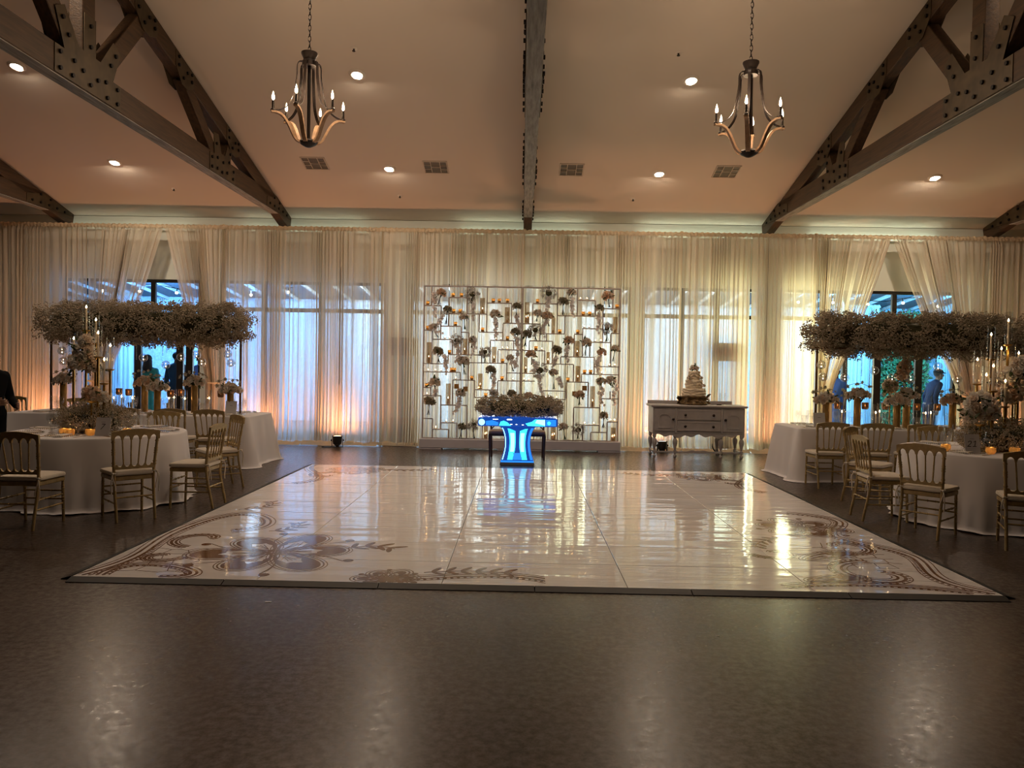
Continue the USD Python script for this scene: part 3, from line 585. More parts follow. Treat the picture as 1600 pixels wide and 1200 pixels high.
# ================================================================ ceiling fittings
TILT = math.atan(SLOPE)
def on_slope(p):                           # Xform lying on the far slope: local z points down out of the ceiling
    return (p[0], p[1], ceil_z(p[1]))
def tilt(m, y): return move(m, rx=PI - (TILT if y > RIDGE_Y else -TILT))
DL = ['recessed downlight beside the waiter-side chandelier, higher up the slope', 'recessed downlight between two ceiling vents, waiter side of the middle truss', 'recessed downlight high on the slope beside the cake-side chandelier', 'recessed downlight between two ceiling vents, cake side of the middle truss',
      'recessed downlight below the waiter-side truss', 'recessed downlight at the picture edge under the waiter-side truss', 'recessed downlight below the cake-side truss'] + [f'recessed downlight behind the ridge, {w}' for w in ('over the waiter side', 'waiter side of the middle truss', 'cake side of the middle truss', 'over the cake side')]
for p, l in zip(DOWNLIGHTS, DL):
    t = thing('downlight', l, 'downlight', (p[0], p[1], ceil_z(p[1])), 0, 'recessed ceiling downlights')
    obj('trim_ring', tilt(lathe([(.080, .0), (.080, .020), (.092, .022), (.118, .004), (.118, -.003), (.080, -.003)], 28), p[1]), M['white_trim'], t)
    obj('lens', tilt(lathe([(0, -.001), (.079, -.001), (.079, .003), (0, .003)], 12), p[1]), M['downlight_glow'], t)
M['vent_dark'] = pm('vent_dark', (.045, .035, .022), .6); M['vent_frame'] = pm('vent_frame', (.52, .44, .36), .55)
for (px, py), l in zip(((492, 255), (681, 261), (893, 265), (1135, 268)), ('louvred ceiling vent below the waiter-side chandelier', 'louvred ceiling vent on the waiter side of the middle truss', 'louvred ceiling vent on the cake side of the middle truss', 'louvred ceiling vent below the cake-side chandelier')):
    c = C(px, py); t = thing('ceiling_vent', l, 'vent', on_slope(c), 0, 'square louvred ceiling vents')
    h = .21; fr = [bx(-h, h, -h, -h + .022, -.002, .014, .003), bx(-h, h, h - .022, h, -.002, .014, .003), bx(-h, -h + .022, -h + .022, h - .022, -.002, .014, .003), bx(h - .022, h, -h + .022, h - .022, -.002, .014, .003),
                   bx(-.085, -.072, -h, h, .0, .012), bx(.072, .085, -h, h, 0, .012), bx(-.072, .072, -.007, .007, 0, .012)] + [bx(s * .085 if s > 0 else -h, h if s > 0 else -.085, y - .006, y + .006, 0, .012) for s in (1, -1) for y in (-.065, .065)]
    obj('frame', tilt(cat(fr), c[1]), M['vent_frame'], t, False)
    obj('backing', tilt(bx(-h + .01, h - .01, -h + .01, h - .01, -.004, .0005), c[1]), M['vent_dark'], t, False)
    for x0, x1, ys in ((-.072, .072, ((-.19, -.007), (.007, .19))), (-.19, -.085, ((-.19, -.071), (-.059, .059), (.071, .19))), (.085, .19, ((-.19, -.071), (-.059, .059), (.071, .19)))):
        for y0, y1 in ys: obj('louver', tilt(move(bx(x0 + .004, x1 - .004, y0 + .008, y1 - .008, .002, .005), (0, 0, 0), rx=0), c[1]), pm('vent_louver', (.10, .085, .06), .5), t, False)
for (px, py), l in zip(((553, 76), (1060, 83), (989, 311), (272, 295), (625, 306)), ('small sprinkler head above the downlight, waiter side', 'small sprinkler head above the downlight, cake side', 'small sprinkler head below the vents, cake side of the middle truss', 'small sprinkler head low on the slope behind the waiter-side truss', 'small sprinkler head below the vents, waiter side of the middle truss')):
    c = C(px, py); t = thing('sprinkler', l, 'sprinkler', on_slope(c), 0, 'ceiling sprinkler heads')
    obj('escutcheon', tilt(lathe([(0, .008), (.02, .009), (.042, .003), (.045, -.001), (0, -.001)], 16), c[1]), M['white_trim'], t)
    obj('nozzle', tilt(lathe([(0, .008), (.012, .008), (.010, .03), (.022, .034), (.022, .037), (0, .038)], 10), c[1]), M['iron'], t)

# ================================================================ chairs and tables
M['gold_wood'] = pm('gold_wood', (.40, .285, .125), .42, .25, var=.22, scale=18)
M['cushion'] = matte('cushion', (.64, .575, .49))
M['linen'] = matte('linen', (.71, .68, .69))
M['brown_wood'] = pm('brown_wood', (.10, .055, .028), .4, var=.3, scale=10, stretch=(6, 6, 1))

def loft(layers):
    """layers: list of (n, 3) closed loops, bottom to top; both ends are capped."""
    n = len(layers[0]); v = np.vstack(layers); i, j = np.meshgrid(np.arange(len(layers) - 1), np.arange(n), indexing='ij'); j2 = (j + 1) % n
    q = np.stack([i * n + j, i * n + j2, (i + 1) * n + j2, (i + 1) * n + j], -1).reshape(-1, 4); f = [q[:, [0, 1, 2]], q[:, [0, 2, 3]]]
    c0, c1 = len(v), len(v) + 1; v = np.vstack([v, layers[0].mean(0), layers[-1].mean(0)]); k = np.arange(n); k2 = (k + 1) % n; o = (len(layers) - 1) * n
    f += [np.stack([np.full(n, c0), k2, k], 1), np.stack([np.full(n, c1), o + k, o + k2], 1)]
    return trimesh.Trimesh(v, np.vstack(f), process=False)
def rrect(hx, hy, r, z, n=6, taper=0.0):
    p = []
    for cx, cy, a in ((hx - r, hy - r, 0), (-hx + r, hy - r, PI / 2), (-hx + r, -hy + r, PI), (hx - r, -hy + r, 1.5 * PI)):
        for t in np.linspace(a, a + PI / 2, n): p.append((cx + r * math.cos(t), cy + r * math.sin(t), z))
    p = np.array(p); p[:, 0] *= 1 + taper * p[:, 1] / hy; return p
def turned(a, b, r, rings, n=26):
    """A turned rod from a to b with small rings at the given fractions."""
    s = sorted(set(np.linspace(0, 1, 7).tolist() + [f + d for f in rings for d in (-.017, -.008, 0, .008, .017)])); s = [x for x in s if 0 <= x <= 1]
    rr = [r * (1 + .55 * max((1 - abs(x - f) / .012 for f in rings), default=0) if any(abs(x - f) < .012 for f in rings) else r / r) if False else r * (1.5 if any(abs(x - f) < .006 for f in rings) else 1.0) for x in s]
    a, b = np.array(a), np.array(b); return tube([a + (b - a) * x for x in s], rr, 7)
def make_chair(label, loc, rotz, group):
    t = thing('napoleon_chair', label, 'chair', loc, rotz, group); g = M['gold_wood']
    for s in (-1, 1):
        lower = smooth_path([(0, -.262, 0), (0, -.225, .20), (0, -.192, .43), (0, -.205, .60), (0, -.238, .84)], 16)
        xs = np.interp(lower[:, 1] * 0 + np.linspace(0, 1, 16), [0, .5, 1], [.176, .180, .205])
        pts = [(s * x, y, z) for x, (_, y, z) in zip(xs, LineString([(p[1], p[2]) for p in lower]).coords and [(0, p[1], p[2]) for p in lower])]
        rad = np.full(16, .0145); post = tube(pts, rad, 8)
        rings = [tube([(s * np.interp(z, [.43, .84], [.181, .205]), np.interp(z, [.43, .60, .84], [-.192, -.205, -.238]) , z - .006), (s * np.interp(z, [.43, .84], [.181, .205]), np.interp(z, [.43, .60, .84], [-.192, -.205, -.238]), z + .006)], .0195, 8) for z in (.545, .575, .66, .682, .704, .78)]
        obj('back_post', cat([post] + rings), g, t)
        obj('front_leg', turned((s * .186, .192, 0), (s * .186, .178, .41), .0135, (.30, .52, .58, .80, .86)), g, t)
        obj('side_stretcher', turned((s * .182, -.212, .27), (s * .186, .182, .27), .0085, (.3, .5, .7)), g, t); obj('side_stretcher', turned((s * .180, -.228, .18), (s * .186, .185, .18), .0085, (.5,)), g, t)
        tails = [tube(smooth_path([(s * .190, -.205, .478), (s * .208, -.232, .46), (s * (.21 + dx_), -.236 - dy_, .36), (s * (.205 + dx_), -.235 - dy_, l)], 9), .0055, 5) for dx_, dy_, l in ((.012, .004, .27), (-.020, .012, .31))]
        loop = tube([(s * .19 + .022 * math.cos(a), -.196 + .024 * math.sin(a), .475 + .004 * math.sin(2 * a)) for a in np.linspace(0, 2 * PI, 13)], .006, 5)
        obj('cushion_tie', cat(tails + [loop, ball((s * .203, -.224, .472), .013)]), M['cushion'], t)
    obj('seat_frame', loft([rrect(.192, .196, .03, .398, 4, .05), rrect(.198, .200, .03, .404, 4, .05), rrect(.198, .200, .03, .436, 4, .05), rrect(.19, .194, .03, .441, 4, .05)]), g, t)
    obj('cushion', loft([rrect(.188, .190, .05, .4415, 6, .05), rrect(.207, .208, .05, .452, 6, .05), rrect(.210, .211, .05, .468, 6, .05), rrect(.203, .204, .05, .483, 6, .05), rrect(.170, .172, .06, .492, 6, .05), rrect(.09, .09, .05, .495, 6, .05)]), M['cushion'], t)
    # crest rail with five arches cut out below
    w, n = .222, 40; xs = np.linspace(-w, w, n); up = [(x, .872 + .034 * (1 - (x / w) ** 2) ** .8 + (.004 if abs(x) > .19 else 0)) for x in xs]
    xc = [-.164, -.082, 0, .082, .164]; lowp = []
    for c in xc[::-1]:
        for a in np.linspace(0, PI, 9): lowp.append((c + .0325 * math.cos(a), .800 + .046 * math.sin(a)))
    crest = Polygon([(-w, .800)] + up + [(w, .800)] + lowp).buffer(0)
    def plate_at(poly, th, y0, y1=None, z0=.80, z1=.92):
        m = stand_up(prism(poly, th)); m.apply_translation([0, y0 - th / 2, 0]); m.vertices[:, 1] += (m.vertices[:, 2] - .80) * -.10; return m
    obj('crest_rail', plate_at(crest, .024, -.240), g, t)
    topp = []
    for c in [-.132, -.066, 0, .066, .132]:
        for a in np.linspace(PI, 2 * PI, 7): topp.append((c + .026 * math.cos(a), .556 + .024 * math.sin(a)))
    low = Polygon([(-.186, .508), (.186, .508), (.186, .556)] + topp[::-1] + [(-.186, .556)]).buffer(0)
    m = stand_up(prism(low, .022)); m.apply_translation([0, -.212, 0]); obj('lower_rail', m, g, t)
    for i in range(4):
        xb, xt = (-.099, -.033, .033, .099)[i], (-.123, -.041, .041, .123)[i]
        obj('spindle', turned((xb, -.203, .545), (xt, -.241, .815), .0072, (.16, .26, .36, .46, .62, .72)), g, t)
    obj('front_stretcher', turned((-.186, .186, .30), (.186, .186, .30), .0085, (.3, .5, .7)), g, t); obj('front_stretcher', turned((-.186, .187, .22), (.186, .187, .22), .0085, (.5,)), g, t)
    obj('back_stretcher', turned((-.179, -.222, .235), (.179, -.222, .235), .0085, (.3, .5, .7)), g, t)
    return t
chair = Proto(make_chair)
def chair_at(x, y, face, label, group): chair((x, y, 0), math.atan2(face[1], face[0]) - PI / 2, label, group)
TLc, TRc = np.array([-4.80, 8.68]), np.array([5.17, 8.45])
toL = lambda x, y: (TLc[0] - x, TLc[1] - y)
toR = lambda x, y: (TRc[0] - x, TRc[1] - y)
GL, GR = 'gold chairs around the waiter-side round table', 'gold chairs around the cake-side round table'
chair_at(-4.62, 7.20, (0, 1), 'gold chair with its back to the viewer at the waiter-side round table', GL)
chair_at(-3.94, 7.66, (-.68, .73), 'gold chair with a dark pen lying on its white cushion', GL)
chair_at(-3.54, 8.32, (-1, 0), 'gold chair seen side-on next to the dance floor edge, waiter-side round table', GL)
chair_at(-5.52, 7.42, (.5, .86), 'gold chair cut by the picture edge, waiter-side round table', GL)
chair_at(-4.78, 9.97, (0, -1), 'gold chair across the waiter-side round table, facing the viewer', GL)
chair_at(-3.80, 9.58, (-.75, -.66), 'gold chair between the waiter-side round table and the long table', GL)
chair_at(3.93, 8.35, (1, -.05), 'gold chair seen side-on next to the dance floor edge, cake-side round table', GR)
chair_at(4.04, 7.60, (.73, .68), 'gold chair with its back to the viewer and bow-tied cushion, cake-side round table', GR)
chair_at(4.66, 7.10, (.41, .91), 'gold chair cut by the picture edge, cake-side round table', GR)
chair_at(4.28, 9.42, (.72, -.69), 'gold chair in shade between the cake-side round table and the long table', GR)
chair_at(5.35, 9.76, (-.1, -1), 'gold chair across the cake-side round table, behind the candle stands', GR)
GLL, GRL = 'gold chairs along the waiter-side long table', 'gold chairs along the cake-side long table'
chair_at(-4.95, 11.02, (0, 1), 'gold chair at the long table, second from the end near the screen', GLL)
chair_at(-4.38, 10.97, (0, 1), 'gold chair at the long table end near the screen, waiter side', GLL)
chair_at(-5.62, 11.04, (0, 1), 'gold chair at the long table, half hidden behind the waiter-side candle stands', GLL)
chair_at(-7.62, 12.95, (.2, -1), 'gold chair in shade behind the long table at the waiter end', GLL)
chair_at(-8.45, 12.6, (1, 0), 'gold chair in shade side-on beside the waiter', GLL)
chair_at(-8.95, 13.75, (.1, 1), 'gold chair standing apart near the drapes behind the waiter', GLL)
chair_at(4.22, 10.66, (0, 1), 'gold chair at the long table end near the cake', GRL)
chair_at(4.80, 10.62, (0, 1), 'gold chair at the long table, second from the end near the cake', GRL)
chair_at(5.44, 10.62, (.04, 1), 'gold chair at the long table, third from the end near the cake', GRL)
single('pen', tube([(-3.985, 7.60, .5035), (-3.86, 7.645, .5035)], .006, 6), M['bolt'], 'dark pen lying on the cushion of a gold chair', 'pen')

def round_table(c, label, clabel, seed):
    t = thing('round_table', label, 'table', (c[0], c[1], 0), 0)
    obj('tabletop', lathe([(0, .72), (.90, .72), (.905, .735), (.90, .75), (0, .75)], 48), M['brown_wood'], t)
    for k in range(4):
        a = PI / 4 + k * PI / 2; obj('leg', tube([(.45 * math.cos(a), .45 * math.sin(a), 0), (.45 * math.cos(a), .45 * math.sin(a), .72)], .016, 8), M['iron'], t)
    n = 360; th = np.linspace(0, 2 * PI, n + 1); fold = meshkit.noise(np.stack([np.cos(th) * 3.2, np.sin(th) * 3.2, np.full(n + 1, seed)], 1), seed) - .5
    fold2 = np.sin(th * 11 + 2.5 * fold + seed) * .6 + np.sin(th * 17 + seed * 2) * .4
    rows = [(r, .7625, 0) for r in (0.001, .3, .6, .8, .88, .905)] + [(.917, .757, 0), (.922, .745, .01)] + [(.922, z, 1 - z / .76) for z in (.70, .62, .52, .42, .32, .22, .13, .06, .025)] + [(.935, .010, 1.0), (.965, .006, 1.0)]
    P = []
    for r, z, g in rows:
        rr = r + g * (.065 + .04 * fold2 + .07 * fold) + (.012 * np.sin(th * 40 + seed) * g ** 3); hem = .006 * (1 + np.sin(th * 13)) if 0 < z < .03 else 0
        P.append(np.stack([rr * np.cos(th), rr * np.sin(th), z + hem + 0 * th], 1))
    m = grid_mesh(np.array(P)); m.apply_translation([c[0], c[1], 0]); m.merge_vertices()
    single('tablecloth', m, M['linen'], clabel, 'tablecloth', 'blush linen tablecloths', True)
round_table(TLc, 'round table hidden under cloth, waiter side', 'blush linen cloth on the waiter-side round table', 3)
round_table(TRc, 'round table hidden under cloth, cake side', 'blush linen cloth on the cake-side round table', 7)
LT = {'L': (-7.75, -4.08, 11.42, 12.50), 'R': (4.02, 7.72, 11.10, 12.18)}
def long_table(b, label, clabel, seed):
    x0, x1, y0, y1 = b; c = ((x0 + x1) / 2, (y0 + y1) / 2); hx, hy = (x1 - x0) / 2, (y1 - y0) / 2
    t = thing('long_table', label, 'table', (*c, 0), 0)
    obj('tabletop', bx(-hx + .02, hx - .02, -hy + .02, hy - .02, .72, .75, .005), M['brown_wood'], t)
    for sx in (-1, 0, 1):
        for sy in (-1, 1): obj('leg', tube([(sx * (hx - .3), sy * (hy - .2), 0), (sx * (hx - .3), sy * (hy - .2), .72)], .016, 8), M['iron'], t)
    def loop(ex, z, wob):
        p = rrect(hx + ex, hy + ex, .03 + ex * .9, z, 8); q = []
        for a, bb in zip(p, np.roll(p, -1, 0)):
            k = max(int(np.linalg.norm(bb - a) / .03), 1); q += [a + (bb - a) * i / k for i in range(k)]
        return np.array(q)
    base = loop(0, 0, 0); ang = np.r_[0, np.cumsum(np.linalg.norm(np.diff(base, axis=0), axis=1))]; nrm = np.stack([np.roll(base[:, 1], -1) - np.roll(base[:, 1], 1), -(np.roll(base[:, 0], -1) - np.roll(base[:, 0], 1))], 1); nrm /= np.linalg.norm(nrm, axis=1, keepdims=True)
    corner = np.exp(-((np.abs(np.abs(base[:, 0]) - hx) ** 2 + np.abs(np.abs(base[:, 1]) - hy) ** 2) / .05))
    f = np.sin(ang * 9 + 3 * meshkit.noise(np.stack([ang * .9, ang * 0 + seed, ang * 0], 1), 3)) * .5 + np.sin(ang * 21 + seed) * .25
    L = []
    for s in (.05, .5, .9, .985): L.append(np.c_[base[:, :2] * s, np.full(len(base), .7625)])
    for ex, z, g in ((.006, .757, 0), (.010, .745, .02), (.010, .66, .15), (.012, .52, .35), (.014, .38, .55), (.016, .24, .75), (.018, .12, .9), (.02, .035, 1.0), (.04, .010, 1.0), (.075, .006, 1.0)):
        off = ex + g * (.035 + .030 * f + .10 * corner); L.append(np.c_[base[:, :2] + nrm * off[:, None], np.full(len(base), z)])
    P = np.array(L); P = np.concatenate([P, P[:, :1]], 1); m = grid_mesh(P)
    if (m.face_normals[:len(m.faces) // 20] @ [0, 0, 1]).mean() < 0: m.invert()
    m.apply_translation([*c, 0]); single('tablecloth', m, M['linen'], clabel, 'tablecloth', 'blush linen tablecloths', True)
long_table(LT['L'], 'long table hidden under cloth below the waiter-side flower trough', 'blush linen cloth on the long table below the waiter-side flower trough', 2)
long_table(LT['R'], 'long table hidden under cloth below the cake-side flower trough', 'blush linen cloth on the long table below the cake-side flower trough', 5)

# ================================================================ flowers
def breath_mat(n, c): return usdkit.material(stage, '/World/Looks/' + n, {'d': ('diffuse_bsdf', {'color': c}), 't': ('translucent_bsdf', {'color': c}), 'm': ('mix_closure', {'fac': .3})}, [('d.BSDF', 'm.closure1'), ('t.BSDF', 'm.closure2')], surface='m.closure')
M['breath'] = breath_mat('breath', (.56, .47, .35)); M['breath_pale'] = breath_mat('breath_pale', (.66, .60, .54))
M['breath_stem'] = pm('breath_stem', (.060, .055, .022), .8)
M['leaf'] = usdkit.material(stage, '/World/Looks/leaf', {'d': ('principled_bsdf', {'base_color': (.035, .050, .015), 'roughness': .55}), 't': ('translucent_bsdf', {'color': (.06, .09, .02)}), 'm': ('mix_closure', {'fac': .3})}, [('d.BSDF', 'm.closure1'), ('t.BSDF', 'm.closure2')], surface='m.closure')
def petal_mat(n, c):
    return usdkit.material(stage, '/World/Looks/' + n, {'d': ('principled_bsdf', {'base_color': c, 'roughness': .7}), 't': ('translucent_bsdf', {'color': c}), 'm': ('mix_closure', {'fac': .45})}, [('d.BSDF', 'm.closure1'), ('t.BSDF', 'm.closure2')], surface='m.closure')
M['white_petal'] = petal_mat('white_petal', (.80, .76, .70)); M['peach_petal'] = petal_mat('peach_petal', (.78, .57, .40)); M['blush_petal'] = petal_mat('blush_petal', (.76, .64, .53)); M['orchid_petal'] = petal_mat('orchid_petal', (.78, .73, .71)); M['dusk_petal'] = petal_mat('dusk_petal', (.40, .35, .25))
M['stem'] = pm('stem', (.045, .075, .022), .5); M['dark_stem'] = pm('dark_stem', (.020, .018, .010), .6)
OCT = trimesh.Trimesh([[1, 0, 0], [-1, 0, 0], [0, 1, 0], [0, -1, 0], [0, 0, 1], [0, 0, -1]], [[0, 2, 4], [2, 1, 4], [1, 3, 4], [3, 0, 4], [2, 0, 5], [1, 2, 5], [3, 1, 5], [0, 3, 5]], process=False)
def breath_mass(parent, half, rng, n_clump, per, r=.013, clump_r=.075, power=3.0, core=.74, bias=None, zmin=None, mat='breath'):
    """Baby's breath: a superellipsoid heap of tiny puffs on wiry stems around a twiggy core. half: half sizes."""
    half = np.array(half); d = rng.normal(size=(n_clump, 3)); u = np.sign(d) * np.abs(d) / (np.abs(d / 1.0) ** power).sum(1, keepdims=True) ** (1 / power)
    if bias: u[:, 0] = rng.uniform(-1, 1, n_clump) if bias == 'long' else u[:, 0]
    if bias == 'long':
        a = rng.uniform(0, 2 * PI, n_clump); k = np.clip((1 - np.abs(u[:, 0]) ** 9), 0, 1) ** .33; rr = (rng.uniform(0, 1, n_clump) ** .25 * k)[:, None]
        sq = np.stack([np.cos(a), np.sin(a)], 1); sq /= (np.abs(sq) ** 2.6).sum(1, keepdims=True) ** (1 / 2.6); u[:, 1:] = sq * rr
    cen = u * half * rng.uniform(.86, 1.04, (n_clump, 1))
    nrm = cen / half ** 1.5; nrm /= np.linalg.norm(nrm, axis=1, keepdims=True) + 1e-9
    off = rng.normal(size=(n_clump, per, 3)); off /= np.linalg.norm(off, axis=2, keepdims=True); off *= rng.uniform(.25, 1, (n_clump, per, 1)) ** .5 * clump_r
    P = (cen[:, None] + off + nrm[:, None] * .02).reshape(-1, 3)
    if zmin is not None: P = P[P[:, 2] > zmin + r]; cen = cen.copy(); cen[:, 2] = np.maximum(cen[:, 2], zmin + .03)
    pf = obj('blossoms', scatter(OCT, P, rng, r * .7, r * 1.25), M[mat], parent, True, None, 'stuff')
    st = []
    for c, nn in zip(cen, nrm):
        for _ in range(2):
            a_, b_ = c * .72 + rng.normal(0, .02, 3), c + nn * clump_r * rng.uniform(.7, 1.5) + rng.normal(0, .03, 3)
            if zmin is not None: a_[2], b_[2] = max(a_[2], zmin + .004), max(b_[2], zmin + .004)
            st.append((a_, b_))
    seg = trimesh.Trimesh([[1, 0, 0], [-.5, .87, 0], [-.5, -.87, 0], [.4, 0, 1], [-.2, .35, 1], [-.2, -.35, 1]], [[0, 1, 4], [0, 4, 3], [1, 2, 5], [1, 5, 4], [2, 0, 3], [2, 3, 5]], process=False)
    T = np.zeros((len(st), 4, 4)); T[:, 3, 3] = 1
    for i, (a, b) in enumerate(st):
        z = b - a; x = np.cross(z, [.3, .5, .81]); x /= np.linalg.norm(x) + 1e-9; y = np.cross(z / (np.linalg.norm(z) + 1e-9), x); T[i, :3, 0], T[i, :3, 1], T[i, :3, 2], T[i, :3, 3] = x * .0022, y * .0022, z, a
    obj('stems', copies(seg, T), M['breath_stem'], parent, False, None, 'stuff')
    m = trimesh.creation.icosphere(3 if bias != 'long' else 4, 1.0); v = np.asarray(m.vertices); v = v / (np.abs(v) ** 2.3).sum(1, keepdims=True) ** (1 / 2.3)
    v = v * half * ((.9, core, core) if bias == 'long' else (core, core, core)) * (1 + .16 * (meshkit.noise(v * half * 14, 4)[:, None] - .5))
    if zmin is not None: v[:, 2] = np.maximum(v[:, 2], zmin + .003)
    m.vertices = v
    obj('foliage', m, M['breath_stem'], parent, False, None, 'stuff')
    return pf

def petal_grid(L, Wd, cup, n=4):
    t = np.linspace(0, 1, n + 1); u = np.linspace(-1, 1, n + 1); T, U = np.meshgrid(t, u, indexing='ij')
    w = Wd * np.sin(PI * (T * .82 + .09)) ; z = cup * L * (T ** 2) - .15 * L * (U ** 2) * T * -1
    return grid_mesh(np.stack([T * L, U * w / 2, z], -1))
def make_rose(r):
    ms = []
    for k, (n, L, W_, cup, el) in enumerate(((6, 1.0, 1.0, .25, .15), (5, .85, .95, .45, .7), (4, .62, .8, .5, 1.1), (3, .45, .6, .4, 1.35))):
        for i in range(n): ms.append(move(move(petal_grid(L * r, W_ * r, cup, 3), ry=-el), rz=2 * PI * (i + .5 * (k % 2)) / n + k))
    return cat(ms)
def make_orchid(r):
    ms = [move(petal_grid(r, r * (.95 if i in (1, 4) else .6), .12, 3), rz=PI / 2 + i * 2 * PI / 5) for i in range(5)] + [move(petal_grid(r * .45, r * .4, .6, 2), rz=-PI / 2, t=(0, 0, .01))]
    return cat(ms)
ROSE, ORCHID = make_rose(1.0), make_orchid(1.0)
LEAF = petal_grid(1.0, .42, .12, 2)
def look_rots(N, rng, spin=True):
    """Rotations taking +z to the directions N."""
    R = []
    for n in N:
        n = n / np.linalg.norm(n); x = np.cross(n, rng.normal(size=3)); x /= np.linalg.norm(x); R.append(np.stack([x, np.cross(n, x), n], 1))
    return np.array(R)
def fib(n, zmin=-.3):
    k = np.arange(n) + .5; z = 1 - (1 - zmin) * k / n; a = k * 2.39996; r = np.sqrt(np.maximum(1 - z * z, 0)); return np.stack([r * np.cos(a), r * np.sin(a), z], 1)
def bloom_ball(parent, c, R, rng, mats, n=15, br=.40, zmin=-.35, leaves=8, squash=(1, 1, .85), name='flower_heads', up=(0, 0, 1)):
    N = fib(n, zmin); z = np.array(up, float) / np.linalg.norm(up); x = np.cross(z, [.2, .9, .1]); x /= np.linalg.norm(x); B = np.stack([x, np.cross(z, x), z], 1)
    N = (N + rng.normal(0, .06, N.shape)) @ B.T; N /= np.linalg.norm(N, axis=1, keepdims=True); P = np.array(c) + N * R * .62 * np.array(squash)
    which = np.arange(n) % len(mats)
    for q, mname in enumerate(mats):
        k = which == q
        if k.any(): obj(name, scatter(ROSE, P[k], rng, R * br * .85, R * br * 1.2, look_rots(N[k], rng)), M[mname], parent, True, None, 'stuff')
    if leaves:
        Lp = np.array(c) + N[rng.integers(0, n, leaves)] * R * .55; D = rng.normal(size=(leaves, 3)) + (0, 0, -.2); D /= np.linalg.norm(D, axis=1, keepdims=True); Rr = []
        for d in D:
            y = np.cross(d, rng.normal(size=3)); y /= np.linalg.norm(y); Rr.append(np.stack([d, y, np.cross(d, y)], 1))
        obj('leaves', scatter(LEAF, Lp, rng, R * .6, R * 1.0, np.array(Rr)), M['leaf'], parent, True, None, 'stuff')
def stems_to(parent, c, foot, rng, mat='stem', n=5, spread=.012, r=.004, pinch=None):
    c, foot = np.array(c), np.array(foot); ms = []
    for k in range(n):
        o = rng.normal(0, spread, 3); o[2] = 0; mid = (c + foot) / 2
        ms.append(tube(smooth_path([c + o * .5, mid + o * .15, foot + o * 1.3], 6), r, 5))
    obj('stems', cat(ms), M[mat], parent, True, None, 'stuff')
def orchid_run(parent, pts, rng, n=11, r=.032, mat='orchid_petal', front=-1):
    p = smooth_path(pts, 40) if len(pts) > 2 else np.linspace(pts[0], pts[1], 40); k = (np.linspace(0, 39, n)).astype(int); P = p[k] + rng.normal(0, .016, (n, 3)) + (0, -.02, 0)
    N = np.stack([rng.normal(0, .5, n), np.full(n, front * 1.0), rng.normal(.1, .35, n)], 1)
    s = np.linspace(1.1, .7, n); R = look_rots(N, rng) * s[:, None, None]
    q = obj('orchid_spray', scatter(ORCHID, P, rng, r * .9, r * 1.15, R), M[mat], parent, True, 'cascade of pale orchid blooms', 'stuff')
    obj('stem', tube(p[::4], .003, 5), M['dark_stem'], q)

# ---------------------------------------------------------------- hanging flower troughs over the long tables
M['brass'] = pm('brass', (.33, .20, .075), .35, .7, var=.15, scale=9); M['post_metal'] = pm('post_metal', (.16, .085, .04), .4, .5); M['bronze_metal'] = pm('bronze_metal', (.05, .028, .014), .4, .5)
def make_trough(label, loc, rotz, group):
    t = thing('flower_trough', label, 'flower arrangement', loc, rotz, group); hx = 1.66
    for s in (-1, 1):
        obj('post', bx(s * (hx - .17) - .014, s * (hx - .17) + .014, -.014, .014, .7715, 1.93, .002), M['post_metal'], t)
        obj('foot_plate', bx(s * (hx - .17) - .05, s * (hx - .17) + .05, -.05, .05, .7635, .771, .001), M['post_metal'], t)
    obj('top_frame', cat([bx(-hx + .1, hx - .1, s * .10 - .010, s * .10 + .010, 1.9305, 1.95, .002) for s in (-1, 1)] + [bx(x - .010, x + .010, -.089, .089, 1.9305, 1.95) for x in np.linspace(-hx + .15, hx - .15, 6)]), M['post_metal'], t)
    rng = np.random.default_rng(21); h = UsdGeom.Xform.Define(stage, path_of(t) + '/flower_mass'); h.AddTranslateOp().Set(Gf.Vec3d(0, 0, 2.15))
    breath_mass(h.GetPrim(), (hx, .36, .31), rng, 760, 34, .0125, .085, bias='long', core=.58)
    return t
trough = Proto(make_trough)
trough((-5.88, 11.95, 0), 0, "long trough of white baby's breath raised over the waiter-side long table", "raised troughs of baby's breath")
trough((5.93, 11.62, 0), PI, "long trough of white baby's breath raised over the cake-side long table", "raised troughs of baby's breath")

